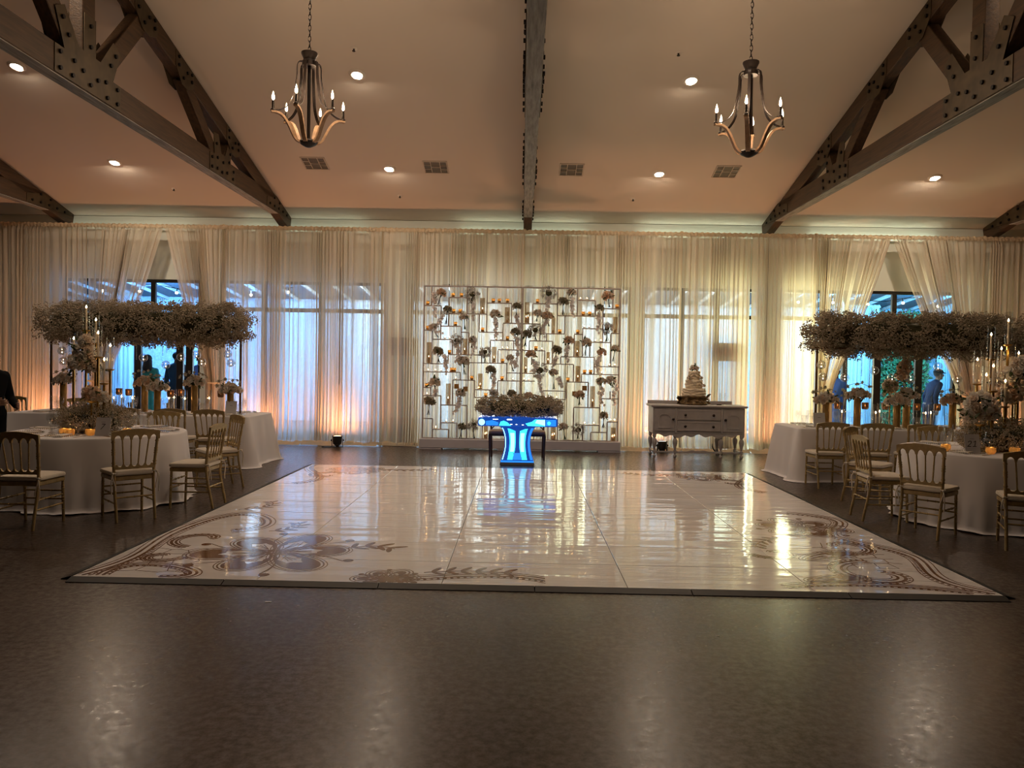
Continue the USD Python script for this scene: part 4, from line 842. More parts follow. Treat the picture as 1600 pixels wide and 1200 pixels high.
# ================================================================ lattice flower screen
SD = 14.5
M['lattice'] = pm('lattice', (.40, .32, .28), .5, var=.1, scale=10); M['plinth'] = pm('plinth', (.50, .47, .50), .6, var=.04, scale=3)
Q = {1: (650, 440), 2: (810, 440), 3: (650, 570), 4: (810, 570)}; QS = 8.569
H_ = {1: [(113, 690, 72), (113, 335, 322), (440, 690, 215), (440, 690, 430), (335, 605, 598), (690, 945, 435), (845, 1165, 680), (955, 1280, 290), (1165, 1395, 560), (995, 1310, 790), (1097, 1395, 915), (703, 1220, 1090), (605, 710, 680), (430, 880, 980), (218, 490, 775), (113, 220, 652), (105, 430, 1100)],
      2: [(190, 522, 298), (62, 290, 567), (522, 1030, 462), (295, 620, 700), (145, 455, 797), (55, 350, 925), (347, 735, 1105), (565, 1015, 1010), (745, 857, 707), (857, 1130, 632), (955, 1230, 815), (1235, 1350, 695), (1015, 1335, 1140), (1130, 1355, 365), (790, 1030, 255)],
      3: [(97, 595, 97), (490, 790, 205), (97, 200, 305), (90, 335, 412), (333, 680, 540), (785, 1095, 335), (785, 1210, 440), (1095, 1395, 215), (1215, 1395, 110), (88, 222, 718), (222, 440, 862), (333, 545, 775)],
      4: [(45, 240, 115), (40, 240, 218), (635, 930, 232), (325, 635, 350), (210, 635, 460), (735, 1083, 572), (840, 1335, 130), (1085, 1325, 455), (860, 1083, 808), (967, 1185, 905), (1185, 1322, 765)]}
V_ = {1: [(210, 68, 322), (335, 322, 775), (440, 215, 598), (603, 598, 980), (690, 72, 435), (950, 76, 680), (845, 435, 680), (1280, 290, 560), (1165, 560, 790), (1080, 680, 790), (1308, 790, 915), (993, 790, 1090), (1097, 915, 1090), (1215, 1090, 1330), (703, 1090, 1318), (708, 680, 980), (880, 980, 1090), (430, 980, 1100), (487, 775, 980), (218, 652, 1098)],
      2: [(522, 102, 700), (190, 298, 567), (290, 567, 797), (620, 462, 700), (378, 700, 797), (145, 797, 925), (455, 797, 1105), (350, 925, 1105), (735, 1105, 1345), (565, 1010, 1105), (1013, 1010, 1244), (745, 707, 1010), (857, 632, 1010), (1130, 365, 815), (955, 815, 1010), (1233, 695, 1140), (1265, 107, 365), (1030, 255, 462), (790, 105, 462)],
      3: [(594, 97, 205), (490, 205, 540), (787, 205, 440), (200, 305, 412), (333, 412, 862), (680, 540, 990), (1093, 215, 440), (890, 440, 990), (1210, 440, 990), (222, 718, 985), (437, 862, 985), (545, 775, 985)],
      4: [(637, 232, 460), (210, 460, 1000), (398, 460, 1002), (525, 460, 1005), (325, 350, 460), (932, 232, 572), (735, 572, 1005), (842, 130, 232), (1225, 340, 455), (1085, 455, 905), (860, 808, 1005), (967, 905, 1010), (1185, 765, 1012)]}
qp = lambda q, x, y: W(Q[q][0] + x / QS, Q[q][1] + y / QS, SD)
XL_, XR_, XM = qp(3, 95, 400)[0], qp(4, 1332, 500)[0], (qp(2, 40, 500)[0] + qp(2, 62, 500)[0]) / 2
ZT, ZP = W(815, 448.5, SD)[2], W(815, 687, SD)[2]
hb, vb = [], []
for q, L in H_.items():
    for x0, x1, y in L: a, b = qp(q, x0, y), qp(q, x1, y); hb.append([a[0], b[0], (a[2] + b[2]) / 2])
for q, L in V_.items():
    for x, y0, y1 in L: a, b = qp(q, x, y0), qp(q, x, y1); vb.append([(a[0] + b[0]) / 2, b[2], a[2]])
for h in hb[:]:
    if abs(h[2] - ZT) < .03: hb.remove(h)
# snap the loose ends together so that the bars meet
vx = [v[0] for v in vb] + [XL_, XR_, XM - .02, XM + .02]
for h in hb:
    for e in (0, 1):
        d = [abs(h[e] - x) for x in vx]
        if min(d) < .055: h[e] = vx[int(np.argmin(d))]
hz = [h[2] for h in hb] + [ZT, ZP]
for v in vb:
    for e in (1, 2):
        d = [abs(v[e] - z) for z in hz]
        if min(d) < .045: v[e] = hz[int(np.argmin(d))]
TK, DP = .0085, .055                      # half thickness, half depth
pn = []
for s, l in ((0, "open metal lattice panel, waiter-side half of the flower screen"), (1, 'open metal lattice panel, cake-side half of the flower screen')):
    t = thing('lattice_panel', l, 'screen', (0, 0, 0), 0, 'two lattice panels of the flower screen'); pn.append(t)
    x0, x1 = (XL_, XM - .012) if s == 0 else (XM + .012, XR_)
    for a, b, c, d in ((x0 - .01, x0 + .01, ZP, ZT), (x1 - .01, x1 + .01, ZP, ZT), (x0 + .01, x1 - .01, ZT - .02, ZT), (x0 + .01, x1 - .01, ZP, ZP + .012)): obj('frame_bar', bx(a, b, SD - DP, SD + DP, c, d, .003), M['lattice'], t, False)
    for h in hb:
        a, b = max(h[0], x0), min(h[1], x1)
        if b - a > .05: obj('shelf_bar', bx(a, b, SD - DP, SD + DP, h[2] - TK, h[2] + TK, .002), M['lattice'], t, False)
    for v in vb:
        if x0 + .02 < v[0] < x1 - .02 and v[2] - v[1] > .04: obj('upright_bar', bx(v[0] - TK, v[0] + TK, SD - DP + .001, SD + DP - .001, max(v[1] + TK, ZP), v[2] - TK, .002), M['lattice'], t, False)
    pl = thing('screen_plinth', ('low lavender-grey plinth under the waiter-side half of the flower screen', 'low lavender-grey plinth under the cake-side half of the flower screen')[s], 'plinth', (0, 0, 0), 0, 'plinths of the flower screen')
    a, b = (XL_ - .045, XM - .004) if s == 0 else (XM + .004, XR_ + .045)
    obj('board', bx(a, b, SD - .17, SD + .10, .035, ZP - .002, .006), M['plinth'], pl, False)
    for c in (a, b - .42): obj('foot', bx(c, c + .42, SD - .165, SD + .095, 0, .0345, .004), M['plinth'], pl, False)

# ---------------------------------------------------------------- what stands on and hangs in the lattice
zp = lambda x, y, d=SD: W(640 + x / 4.137, 430 + y / 4.137, d)
shelves = [(h[0], h[1], h[2] + TK) for h in hb] + [(XL_, XR_, ZP + .012), (XL_, XR_, ZT)]
def on_shelf(p, lim=.14):
    c = [(abs(z - p[2]), z) for a, b, z in shelves if a - .02 <= p[0] <= b + .02]
    c = min(c) if c else (9, 0); return c[1] + .0005 if c[0] < lim else None
BANDS = ((200, 'top'), (400, 'upper'), (600, 'middle'), (800, 'lower'), (2000, 'bottom'))
ORD = ['first', 'second', 'third', 'fourth', 'fifth', 'sixth', 'seventh', 'eighth', 'ninth', 'tenth', 'eleventh', 'twelfth', 'thirteenth', 'fourteenth', 'fifteenth', 'sixteenth', 'seventeenth', 'eighteenth']
def screen_labels(items, what):
    """One label per (x, y): band of the screen, then its rank counted out from the middle seam."""
    key = lambda p: (next(n for m, n in BANDS if p[1] < m), 'waiter' if p[0] < 728 else 'cake'); out = []
    for p in items:
        k = key(p); peers = sorted((abs(q[0] - 728), q[1], q) for q in items if key(q) == k); r = [x[2] for x in peers].index(p)
        out.append(f'{what}, {k[0]} band of flower screen, {ORD[r]} from seam, {k[1]} side')
    return out
M['gold_glass'] = usdkit.material(stage, '/World/Looks/gold_glass', {'t': ('texture_coordinate', {}), 'n': ('noise_texture', {'scale': 60.0}), 'r': ('rgb_ramp', {'ramp': [(.3, (.34, .18, .04)), (.7, (.70, .42, .13))]}), 'p': ('principled_bsdf', {'roughness': .25, 'metallic': .5}), 'l': ('translucent_bsdf', {'color': (.95, .76, .46)}), 'm': ('mix_closure', {'fac': .42})}, [('t.object', 'n.vector'), ('n.fac', 'r.fac'), ('r.color', 'p.base_color'), ('p.BSDF', 'm.closure1'), ('l.BSDF', 'm.closure2')], surface='m.closure')
M['flame'] = em('flame', (1.0, .62, .28), 34.0); M['wax'] = pm('wax', (.80, .70, .55), .6)
M['clear'] = pane('clear', (.97, .975, .97), 1.5, .02, .08); M['smoky'] = pane('smoky', (.70, .58, .46), 1.5, .03, .05)
def flame_mesh(r=.009, h=.034): return lathe([(0, 0), (r, h * .30), (r * .55, h * .68), (0, h)], 5)
def make_votive(label, loc, rotz, group):
    t = thing('votive', label, 'votive candle', loc, rotz, group)
    obj('cup', lathe([(0, 0), (.026, 0), (.029, .006), (.034, .075), (.031, .075), (.027, .010), (0, .010)], 14), M['gold_glass'], t)
    obj('wax', lathe([(0, .0105), (.026, .0105), (.028, .035), (0, .035)], 12), M['wax'], t); obj('flame', move(flame_mesh(.010, .032), (0, 0, .038)), M['flame'], t); return t
votive = Proto(make_votive)
VOT = [(118, 190), (282, 143), (335, 143), (285, 245), (327, 245), (297, 325), (118, 350), (472, 362), (541, 178), (580, 178), (633, 178), (632, 420), (258, 510), (601, 562), (402, 675), (597, 678), (492, 790), (110, 725), (827, 178), (970, 378), (1122, 262), (1164, 262), (1087, 375), (1340, 213), (1130, 638), (1169, 638), (1023, 682), (816, 488), (290, 620), (272, 620)]
miss = []
for p, l in zip(VOT, screen_labels(VOT, 'gold votive candle')):
    c = zp(*p); z = on_shelf(c)
    if z is None: miss.append(('votive', p)); continue
    votive((c[0], SD - .012, z), 0, l, 'gold votives in the flower screen')
def make_tealight(label, loc, rotz, group):
    t = thing('tealight', label, 'tealight', loc, rotz, group)
    obj('cup', lathe([(0, 0), (.022, 0), (.027, .012), (.030, .05)], 14), M['clear'], t)
    obj('wax', lathe([(0, .007), (.02, .007), (.02, .02), (0, .02)], 12), M['wax'], t); obj('flame', move(flame_mesh(.011, .030), (0, 0, .022)), M['flame'], t); return t
tealight = Proto(make_tealight)
TEA = [(228, 412), (258, 412), (120, 618), (167, 618), (205, 620), (298, 672), (113, 775), (237, 950), (281, 950), (170, 993), (1103, 160), (1145, 160), (1186, 160), (1128, 343), (1160, 343), (600, 482), (632, 482), (855, 488), (1130, 965), (1190, 965), (1295, 943), (1325, 943), (740, 683), (770, 683), (668, 680), (880, 802), (905, 802), (950, 802), (560, 415), (590, 415), (1200, 433), (1235, 433), (1290, 595), (1325, 595), (1240, 640), (540, 740), (445, 738), (730, 487)]
for p, l in zip(TEA, screen_labels(TEA, 'clear tealight glass')):
    c = zp(*p); z = on_shelf(c)
    if z is None: miss.append(('tealight', p)); continue
    tealight((c[0], SD - .012, z), 0, l, 'clear tealights in the flower screen')
CYL = [(450, 147, 490, 248, 1), (612, 207, 648, 310, 0), (740, 175, 777, 312, 2), (1310, 270, 1345, 368, 0), (335, 410, 377, 513, 1), (107, 433, 142, 567, 1), (528, 463, 562, 567, 1), (1062, 425, 1102, 520, 1), (884, 497, 905, 572, 1), (440, 635, 472, 738, 1), (232, 700, 265, 832, 1), (1070, 587, 1103, 687, 1), (1165, 717, 1197, 855, 1), (915, 275, 940, 378, 0), (738, 530, 762, 632, 1), (478, 965, 505, 1060, 2), (910, 970, 945, 1060, 2), (1295, 985, 1335, 1068, 2)]
for (x0, y0, x1, y1, nc), l in zip(CYL, screen_labels([((c[0] + c[2]) / 2, c[3]) for c in CYL], 'tall glass cylinder')):
    c = zp((x0 + x1) / 2, y1); z = on_shelf(c, .2)
    if z is None: miss.append(('cyl', (x0, y0))); continue
    h = zp(x0, y0)[2] - z; r = min((zp(x1, y1)[0] - zp(x0, y1)[0]) / 2, .046)
    t = thing('cylinder_vase', l, 'vase', (c[0], SD - .005, z), 0, 'tall glass cylinders in the flower screen')
    obj('glass', lathe([(0, 0), (r, 0), (r, h)], 20), M['smoky'], t)
    for k in range(max(nc, 1)):
        dxk = 0 if nc < 2 else (k - .5) * r * .8; hc = h * (.28 if nc else .2) + .015 * k
        cd = obj('candle', lathe([(0, .007), (min(.016, r * .4), .007), (min(.016, r * .4), hc), (0, hc + .002)], 12, (dxk, 0, 0)), M['wax'], t)
        if nc: obj('flame', move(flame_mesh(.010, .036), (dxk, 0, hc + .004)), M['flame'], cd)
# bouquets: (head x, head y, radius, stem foot or None, cascade path or None, petals, kind)
Wt, Pc, Bl, Du, Br = ['white_petal', 'blush_petal'], ['peach_petal', 'blush_petal'], ['blush_petal', 'white_petal'], ['dusk_petal', 'white_petal', 'dusk_petal'], 'breath'
BQ = [(205, 118, 31, (182, 190), [(165, 110), (160, 190), (168, 272)], Pc), (245, 222, 27, (235, 318), None, Du), (352, 272, 28, (357, 350), None, Bl), (407, 122, 36, (400, 185), [(415, 180), (410, 235), (415, 292)], Br), (150, 340, 27, (182, 402), [(215, 270), (190, 300), (165, 335), (212, 375)], Bl),
      (553, 255, 33, (555, 300), [(552, 285), (562, 345), (552, 402)], Wt), (692, 202, 28, (690, 262), [(700, 260), (695, 300), (715, 342)], Du), (685, 370, 31, (688, 430), [(690, 400), (700, 490), (690, 572)], Du), (757, 385, 31, (745, 460), None, Du), (812, 355, 32, (815, 422), None, Br),
      (900, 115, 36, (895, 180), [(888, 150), (895, 190), (884, 225)], Br), (828, 247, 27, (820, 300), None, Wt), (890, 265, 32, (900, 330), [(885, 290), (862, 345), (872, 395)], Pc), (993, 172, 33, (990, 257), None, Du), (1048, 112, 29, (1052, 170), [(1055, 150), (1048, 205), (1062, 272)], Bl),
      (1283, 140, 38, (1290, 208), None, Pc), (1228, 215, 29, (1222, 260), [(1222, 250), (1225, 310), (1212, 370)], Du), (1275, 345, 29, (1275, 430), None, Br), (1028, 425, 31, (1026, 480), [(1022, 460), (1015, 510), (1030, 570)], Pc), (1145, 438, 33, (1132, 522), None, Wt),
      (1243, 500, 29, (1235, 560), [(1222, 530), (1212, 580), (1222, 642)], Pc), (1330, 475, 26, (1312, 557), None, Wt), (183, 495, 34, (187, 567), [(226, 530), (232, 585), (242, 640)], Du), (303, 420, 29, (304, 470), [(305, 450), (318, 500), (300, 560)], Br), (408, 420, 27, (402, 470), [(410, 400), (420, 440), (398, 522)], Wt),
      (348, 560, 38, (352, 642), None, Bl), (487, 495, 28, (487, 567), None, Br), (525, 615, 32, (525, 672), [(540, 640), (545, 690), (528, 742)], Du), (650, 535, 24, (668, 622), [(665, 560), (680, 575), (690, 590)], Wt), (785, 515, 31, (790, 580), [(800, 550), (815, 590), (798, 622)], Pc),
      (950, 485, 32, (942, 545), [(937, 530), (938, 560), (925, 592)], Du), (840, 615, 42, (842, 690), [(838, 650), (845, 710), (862, 772)], Br), (930, 630, 27, (932, 737), [(955, 665), (968, 695), (990, 722)], Wt), (163, 698, 36, (165, 760), [(168, 740), (172, 755), (155, 782)], Bl), (128, 818, 36, (122, 902), None, Du),
      (330, 765, 31, (328, 820), [(325, 800), (315, 840), (284, 892)], Bl), (660, 768, 29, (668, 828), None, Du), (770, 780, 27, (778, 830), None, Pc), (1097, 775, 31, (1097, 840), None, Pc), (1238, 690, 30, (1245, 740), [(1242, 730), (1235, 785), (1250, 840)], Bl), (1302, 680, 31, (1315, 728), [(1345, 720), (1322, 770), (1330, 842)], Bl),
      (337, 980, 26, (330, 1054), None, Du), (415, 968, 31, (417, 1056), None, Br), (993, 980, 28, (1003, 1062), None, Bl), (1090, 1000, 34, (1085, 1058), None, Br), (1255, 910, 28, (1250, 988), None, Du), (545, 765, 14, (547, 795), None, Br)]
def kind_of(b): return "baby's breath bunch" if b[5] == Br else {id(Wt): 'white bouquet', id(Pc): 'peach bouquet', id(Bl): 'blush bouquet', id(Du): 'dusky bouquet'}[id(b[5])] + (', orchids,' if b[4] else '')
BL = screen_labels([(b[0], b[1]) for b in BQ], 'X')
allbars = [(h[0], h[1], h[2], h[2]) for h in hb] + [(v[0], v[0], v[1], v[2]) for v in vb] + [(XL_, XL_, ZP, ZT), (XR_, XR_, ZP, ZT), (XM, XM, ZP, ZT), (XL_, XR_, ZT, ZT), (XL_, XR_, ZP, ZP)]
for i, (b, l) in enumerate(zip(BQ, BL)):
    rng = np.random.default_rng(300 + i); x, y, r, foot, casc, pet = b; yf = SD - .085; c = zp(x, y, yf); R = 1.12 * r / 4.137 * yf / FPX
    t = thing('bouquet', kind_of(b) + l[1:], 'bouquet', (c[0], yf, c[2]), 0, 'bouquets in the flower screen'); o = np.array([c[0], yf, c[2]])
    f = zp(*foot, yf + .03) - o; side = np.array([f[0], 0, f[2]]); up = -side / (np.linalg.norm(side) + 1e-6)
    if pet == Br: breath_mass(t, (R, R * .8, R * .85), rng, 30, 24, .007, .032, 2.0, .5, mat='breath_pale')
    else: bloom_ball(t, (0, 0, 0), R, rng, pet, 15, .42, -.35, 9, (1, .8, .9), up=up + (0, -.25, 0))
    stems_to(t, up * -R * .35, f, rng, 'dark_stem' if pet is Du or i % 3 == 0 else 'stem', 7, R * .16, .0035)
    if casc: orchid_run(t, [zp(px_, py_, yf - .02) - o for px_, py_ in casc], rng, 12 + int(abs(casc[-1][1] - casc[0][1]) / 16), .040)
    best = min(((max(a - c[0], 0, c[0] - d) ** 2 + max(lo - c[2], 0, c[2] - hi) ** 2, (np.clip(c[0], a, d), np.clip(c[2], lo, hi))) for a, d, lo, hi in allbars), key=lambda q: q[0])[1]
    obj('wire', tube([np.array([0, .01, 0]) + up * -R * .3, (best[0] - c[0], SD - yf - DP * .2, best[1] - c[2])], .0022, 4), M['dark_stem'], t)
for k, (x, y) in enumerate(((305, 718), (362, 735), (1065, 765), (1130, 730))):
    c = zp(x, y); t = thing('hanging_cube', ('small mercury glass cube hung beside the yellowish bouquet, nearer the screen edge', 'small mercury glass cube hung beside the yellowish bouquet, nearer the seam', 'small mercury glass cube hung nearer the seam by the peach bouquet, cake side', 'small mercury glass cube hung nearer the screen edge by the peach bouquet, cake side')[k], 'glass cube', (c[0], SD - .01, c[2]), 0, 'hanging mercury glass cubes')
    s = .042; obj('cube_glass', cat([bx(-s, s, -s, -s + .003, -s, s), bx(-s, s, s - .003, s, -s, s), bx(-s, -s + .003, -s + .003, s - .003, -s, s), bx(s - .003, s, -s + .003, s - .003, -s, s), bx(-s, s, -s, s, -s - .003, -s)]), M['gold_glass'], t, False)
    top = min((z for a, b, z in [(h[0], h[1], h[2]) for h in hb] + [(XL_, XR_, ZT)] if a - .01 <= c[0] <= b + .01 and z > c[2] + s), default=ZT)
    obj('cord', tube([(0, 0, s - .005), (0, 0, top - c[2] - TK)], .002, 4), M['dark_stem'], t)

# ================================================================ sweetheart table, lit from inside
def glowing(n, c, e, s, rough=.12):
    return pm(n, c, rough, emission_color=e, emission_strength=s)
M['deep_blue'] = glowing('deep_blue', (.01, .03, .12), (.01, .09, .55), .55); M['mid_blue'] = glowing('mid_blue', (.02, .10, .30), (.02, .26, .95), 1.0); M['cyan_glow'] = glowing('cyan_glow', (.05, .3, .4), (.04, .62, 1.0), 1.7); M['white_glow'] = glowing('white_glow', (.6, .6, .6), (.8, .9, 1.0), 2.0); M['pale_glow'] = glowing('pale_glow', (.2, .4, .5), (.30, .85, 1.0), 1.9)
SX, SY = -.045, 12.42
t = thing('sweetheart_table', 'blue glowing pedestal table in front of the flower screen', 'table', (SX, SY, 0))
zz = [.075, .10, .16, .26, .36, .46, .55, .61, .635]; ww = [.262, .256, .236, .212, .204, .212, .240, .275, .30]
obj('plinth', bx(-.275, .275, -.19, .19, 0, .048, .004), pm('plinth_gray', (.22, .21, .22), .4), t, False)
obj('base_block', bx(-.265, .265, -.18, .18, .0485, .0745, .006), M['mid_blue'], t, False)
obj('pedestal', loft([rrect(w, .165, .02, z, 5) for z, w in zip(zz, ww)]), M['deep_blue'], t, 30)
def face_strip(fa, fb, z0=.09, z1=.60, dy=0.0):
    zs = np.linspace(z0, z1, 14); w = np.interp(zs, zz, ww); th = .006; P = []
    for y in (-.1665 - th - dy, -.1665 - dy):
        P.append(np.stack([np.stack([w * fa(zs), np.full(14, y), zs], 1), np.stack([w * fb(zs), np.full(14, y), zs], 1)], 1))
    a, b, c, d = P[0][:, 0], P[0][:, 1], P[1][:, 1], P[1][:, 0]
    return loft([np.stack([a[k], b[k], c[k], d[k]]) for k in range(14)])
k_ = lambda v: (lambda z: np.full(len(z), v))
bell = lambda a, b: (lambda z: a + b * np.exp(-((z - .12) / .10) ** 2))
obj('glow_panel', face_strip(k_(-.62), lambda z: -.14 - .14 * np.exp(-((z - .10) / .12) ** 2)), M['cyan_glow'], t, 30); obj('glow_panel', face_strip(lambda z: .14 + .14 * np.exp(-((z - .10) / .12) ** 2), k_(.62)), M['cyan_glow'], t, 30)
obj('glow_panel', face_strip(k_(-.52), lambda z: -.22 - .12 * np.exp(-((z - .10) / .12) ** 2), .22, .52, .007), M['pale_glow'], t, 30); obj('glow_panel', face_strip(lambda z: .22 + .12 * np.exp(-((z - .10) / .12) ** 2), k_(.50), .22, .52, .007), M['pale_glow'], t, 30)
obj('edge_strip', face_strip(k_(-.95), k_(-.88)), M['pale_glow'], t, 30); obj('edge_strip', face_strip(k_(.80), k_(.97)), M['mid_blue'], t, 30); obj('foot_band', face_strip(k_(-.98), k_(.98), .078, .089), M['deep_blue'], t, 30)
obj('foot_glow', face_strip(k_(-.30), k_(.30), .09, .20), M['mid_blue'], t, 30)
obj('slab', loft([rrect(.600, .36, .05, .637, 6), rrect(.625, .385, .06, .645, 6), rrect(.630, .39, .06, .70, 6), rrect(.625, .385, .06, .765, 6), rrect(.60, .36, .06, .772, 6)]), M['deep_blue'], t, 30)
ell = lambda x, z, a, b: affinity.scale(Point(x, z).buffer(1.0, quad_segs=6), a, b)
for poly, m in ((ell(-.565, .702, .050, .050), 'pale_glow'), (Polygon([(-.50, .655), (-.31, .655), (-.30, .70), (-.40, .735), (-.50, .72)]), 'mid_blue'), (Polygon([(-.295, .650), (-.10, .650), (-.16, .705), (-.22, .73), (-.27, .715)]), 'cyan_glow'),
                (ell(-.35, .750, .045, .010), 'white_glow'), (ell(-.13, .748, .045, .013), 'white_glow'), (ell(-.10, .675, .018, .008), 'white_glow'), (ell(-.02, .672, .016, .007), 'white_glow'), (ell(.08, .668, .016, .008), 'white_glow'),
                (Polygon([(.16, .650), (.43, .650), (.43, .757), (.27, .757), (.22, .72), (.12, .69)]), 'cyan_glow'), (Polygon([(.27, .70), (.43, .66), (.43, .75), (.30, .752)]), 'pale_glow'), (Polygon([(.44, .655), (.60, .655), (.60, .755), (.44, .755)]), 'mid_blue'), (ell(.49, .70, .028, .030), 'cyan_glow')):
    k = {'pale_glow': .002, 'white_glow': .003, 'cyan_glow': .001}.get(m, 0) + (.0012 if poly.geom_type == 'Polygon' and poly.area < .004 else 0)
    obj('slab_glow', stand_up(prism(poly, .006)).apply_translation([0, -.3975 - k, 0]), M[m], t, False)
for s in (-1, 1):                         # the underside flares into the pedestal
    obj('bracket', stand_up(prism(Polygon([(s * .30, .636), (s * .02, .636), (s * .02, .56), (s * .12, .60), (s * .22, .612)]), .30)).apply_translation([0, -.33, 0]), M['deep_blue'], t, False)
g = thing('flower_garland', "low heap of baby's breath covering the blue glowing table", 'flower arrangement', (SX + .02, SY, .775))
hp = UsdGeom.Xform.Define(stage, path_of(g) + '/flower_mass'); hp.AddTranslateOp().Set(Gf.Vec3d(0, 0, .145))
breath_mass(hp.GetPrim(), (.66, .36, .155), np.random.default_rng(33), 260, 34, .0105, .062, power=2.6, zmin=-.142)
def make_brown_chair(label, loc, rotz, group):
    t = thing('dining_chair', label, 'chair', loc, rotz, group); b = M['brown_wood']            # faces +y
    for s in (-1, 1):
        obj('front_leg', tube([(s * .20, .19, 0), (s * .20, .19, .20), (s * .205, .19, .42)], (.013, .017, .021), 8), b, t)
        obj('back_leg', tube(smooth_path([(s * .185, -.26, 0), (s * .19, -.21, .42), (s * .20, -.24, .70), (s * .205, -.29, .95)], 14), .017, 8), b, t)
        obj('cross_strut', tube(smooth_path([(s * .18, -.218, .50), (0, -.262, .70), (-s * .18, -.285, .90)], 10), .011, 7), b, t)
    obj('seat_frame', loft([rrect(.215, .21, .03, .41, 5), rrect(.222, .218, .03, .42, 5), rrect(.222, .218, .03, .445, 5)]), b, t)
    obj('seat_pad', loft([rrect(.215, .212, .05, .446, 6), rrect(.222, .218, .05, .46, 6), rrect(.215, .21, .05, .485, 6), rrect(.15, .15, .05, .50, 6)]), pm('tan_seat', (.30, .20, .11), .6, var=.1, scale=12), t)
    obj('top_rail', tube(smooth_path([(-.205, -.29, .93), (0, -.315, .965), (.205, -.29, .93)], 10), .02, 8), b, t); return t
bc = Proto(make_brown_chair)
bc((-.315, 13.10, 0), PI, 'brown cross-back chair behind the glowing table, waiter side', 'pair of brown chairs at the glowing table'); bc((.205, 13.10, 0), PI, 'brown cross-back chair behind the glowing table, cake side', 'pair of brown chairs at the glowing table')

# ================================================================ sideboard with the cake
M['gray_paint'] = pm('gray_paint', (.40, .365, .36), .55, var=.10, scale=7, bump=.08, bscale=30, dist=.003); M['dark_knob'] = pm('dark_knob', (.03, .02, .015), .35, .6)
SBX, SB0, SB1 = 3.19, 13.76, 14.28; hw = .82
t = thing('sideboard', 'grey painted antique sideboard on turned legs carrying the cake', 'sideboard', (SBX, SB0, 0)); D_ = SB1 - SB0; gp = M['gray_paint']
obj('body', bx(-hw, hw, .012, D_, .43, .90, .006), gp, t, False)
obj('top', loft([rrect(hw + .02, D_ / 2 + .02, .012, .901, 3), rrect(hw + .045, D_ / 2 + .035, .012, .915, 3), rrect(hw + .045, D_ / 2 + .035, .012, .935, 3), rrect(hw + .03, D_ / 2 + .02, .012, .945, 3)]).apply_translation([0, D_ / 2, 0]), gp, t, 30)
obj('back_rail', bx(-hw - .02, hw - .1, D_ - .01, D_ + .015, .946, 1.005, .005), gp, t, False)
def frame2d(a, b, c, d, w): return sbox(a, c, b, d).difference(sbox(a + w, c + w, b - w, d - w))
def front(poly, th, y): m = stand_up(prism(poly, th)); m.apply_translation([0, y, 0]); return m
for s in (-1, 1):
    a, b = (-hw + .03, -.43) if s < 0 else (.43, hw - .03)
    dr = obj('cupboard_door', bx(a, b, -.008, .0115, .475, .865, .004), gp, t, False); c = (a + b) / 2; r = (b - a) / 2 - .06
    arch = Polygon([(c - r, .53), (c - r, .70)] + [(c + r * math.cos(q), .70 + r * .75 * math.sin(q)) for q in np.linspace(PI, 0, 16)] + [(c + r, .70), (c + r, .53)])
    obj('arched_moulding', front(arch.difference(arch.buffer(-.018)), .012, -.0205), gp, dr, False); kx = b - .035 if s < 0 else a + .035
    obj('knob', move(lathe([(0, 0), (.010, 0), (.010, .012), (.022, .022), (.024, .032), (.012, .042), (0, .043)], 12), (kx, -.008, .69), rx=PI / 2), M['dark_knob'], dr)
for z0, z1 in ((.475, .655), (.675, .865)):
    dr = obj('drawer', bx(-.39, .39, -.008, .0115, z0, z1, .004), gp, t, False)
    obj('bead', front(frame2d(-.375, .375, z0 + .015, z1 - .015, .012), .006, -.0145), gp, dr, False)
    for x in (-.25, .25): obj('knob', move(lathe([(0, 0), (.010, 0), (.010, .012), (.022, .022), (.024, .032), (.012, .042), (0, .043)], 12), (x, -.0145, (z0 + z1) / 2), rx=PI / 2), M['dark_knob'], dr)
for x in (-.41, .41): obj('pilaster', bx(x - .018, x + .018, -.006, .0115, .44, .895, .003), gp, t, False)
ap = [(-hw, .43)]; n_ = 60
for q in np.linspace(-hw, hw, n_): ap.append((q, .385 + .022 * math.cos(q * 26) + .016 * math.cos(q * 9)))
obj('apron', front(Polygon(ap + [(hw, .43)]).buffer(0), .018, .014), gp, t, False)
legp = [(0, 0), (.022, .002), (.032, .02), (.030, .04), (.016, .05), (.016, .07), (.030, .075), (.030, .125), (.016, .13), (.020, .15), (.030, .20), (.044, .26), (.046, .30), (.030, .33), (.018, .345), (.030, .36), (.034, .375), (.034, .43), (0, .43)]
for x in (-hw + .04, -.41, .41, hw - .04): obj('leg', lathe(legp, 14, (x, .05, 0)), gp, t)
for x in (-hw + .04, .45, hw - .04): obj('leg', lathe(legp, 14, (x, D_ - .05, 0)), gp, t)
for x in (-hw + .04, hw - .04): obj('stretcher', bx(x - .018, x + .018, .085, D_ - .085, .08, .115, .004), gp, t, False)
cur = [(-.38, .08), (.38, .08)] + [(q, .112 + .022 * math.exp(-((abs(q) - .10) / .06) ** 2) + .012 * math.exp(-(q / .03) ** 2)) for q in np.linspace(.38, -.38, 44)]
obj('stretcher', front(Polygon(cur).buffer(0), .03, .035), gp, t, False)
for a, b in ((-hw + .075, -.445), (.445, hw - .075)): obj('stretcher', bx(a, b, .035, .065, .08, .112, .004), gp, t, False)
CX, CY, CZ = W(1084, 620, 14.02)[0], 14.02, .9452
M['icing'] = pm('icing', (.66, .55, .40), .7, var=.12, scale=14); M['rustic_gold'] = pm('rustic_gold', (.16, .095, .035), .4, .4, var=.6, scale=22, bump=.6, bscale=30)
